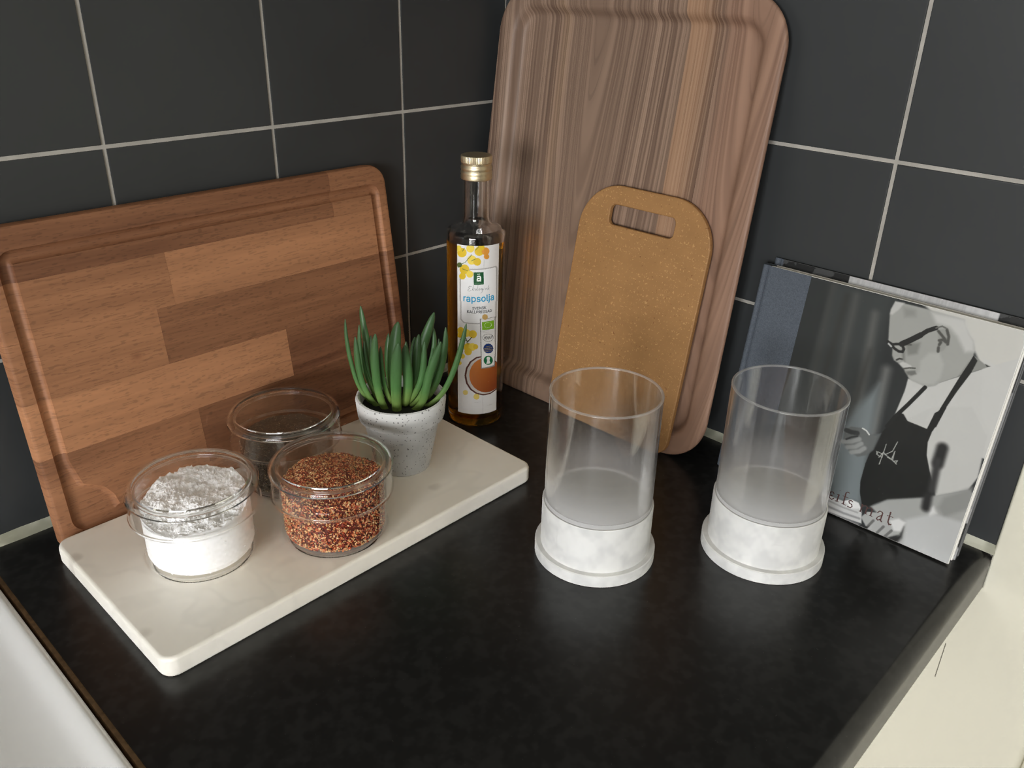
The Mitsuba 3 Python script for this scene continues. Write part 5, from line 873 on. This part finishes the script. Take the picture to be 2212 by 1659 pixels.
lt.append(at(trimesh.creation.extrude_polygon(LineString([(0.1065, 0.0185), (0.1150, 0.0185), (0.1155, 0.0215)]).buffer(0.00028), 0.0002, engine='earcut'), -0.006, 0, 0.0002))
add('book__lettering', placed(cat(lt), BOOK), 'm_ink_brown', False)
tag('book', 'thin hardback cookbook with a grey cloth spine leaning in front of another book', 'book')
SECOND = (0.004, 0.0019, 0.2196, 0.2082)


def second(Pm):
    u, v = Pm[:, 0], Pm[:, 1]
    n = meshkit.fbm(np.column_stack([u * 0.09, v * 0.09, u * 0]), 3, 3)
    c = np.where((n > 0.5)[:, None], (70, 71, 72), (30, 31, 32)) * np.ones((len(u), 1))
    strip = (v > 150) & (u > 62) & (u < 182)
    tone = 176 + 26 * meshkit.noise(np.column_stack([u * 1.2, v * 0.2, u * 0])) + 22 * np.clip((u - 150) / 30, 0, 1)
    c = np.where(strip[:, None], tone[:, None] * np.ones(3), c)
    edge = (u > 190)
    m = meshkit.fbm(np.column_stack([u * 0.05, v * 0.045, u * 0 + 4]), 2, 9)
    e = np.where(v > 150, 40, np.where(v > 48, 128 + 60 * (m - 0.3), np.where(m > 0.45, 170, 40)))
    return np.where(edge[:, None], e[:, None] * np.ones(3), c)


D2, TH2 = 0.0134, 0.0095
book(BOOK, *SECOND, D2, TH2, 'book_001', 'm_dark_board')
msh, c = print_sheet(BOOK, SECOND[2] - 0.0106, SECOND[3] - 0.0004, -D2 + 0.0002, second, 240, 220, SECOND[0] + 0.0102, SECOND[1] + 0.0002)
add('book_001__cover_print', msh, 'm_print', True, color=c, label='grey and black photographic cover')
tag('book_001', 'dark picture book mostly hidden between the cookbook and the right tiled wall', 'book')

# ---------------------------------------------------------------- lanterns
def lantern(x, y, s, label, name):
    z1, z2, z3 = 0.0108 * s, 0.0512 * s, 0.1482 * s
    R1, R2, R3, t = 0.0499 * s, 0.0453 * s, 0.0438 * s, 0.0019
    base = lathe([(0, 0), (R1 - 0.0006, 0), (R1, 0.0006), (R1, z1 - 0.0007), (R1 - 0.0007, z1), (R2, z1 + 0.0001), (R2, z2 - 0.0006), (R2 - 0.0005, z2), (R3 + 0.0003, z2), (R3 + 0.0002, z2 - 0.0010), (0, z2 - 0.0010)], 120)
    add(name + '__base', at(base, x, y), 'm_white_marble', 40, label='stepped round white marble base')
    zb = z2 - 0.0008
    glass = lathe([(0, zb), (R3 - 0.001, zb), (R3, zb + 0.001), (R3, z3), (R3 - t, z3), (R3 - t, zb + 0.0045), (R3 - t - 0.0012, zb + 0.0033), (0, zb + 0.0033)], 120)
    add(name + '__glass', at(glass, x, y), 'm_frosted', 40, label='glass cylinder fading from frosted to clear')
    rim = lathe(arc(R3 - t / 2, z3 + 0.0001, t / 2 + 0.0001, 0, 180, 7) + [(R3 - t - 0.0001, z3 - 0.0003), (R3 + 0.0001, z3 - 0.0003)], 120, closed=True)
    add(name + '__rim', at(rim, x, y), 'm_rim', 60)
    tag(name, label, 'lantern', 'frosted glass lanterns on marble bases')


lantern(-0.2427, -0.3514, 1.0, 'frosted glass lantern on a white marble base in front of the tan cutting board', 'candle_lantern')
lantern(-0.1380, -0.4491, 1.01, 'frosted glass lantern on a white marble base in front of the cookbook', 'candle_lantern_001')
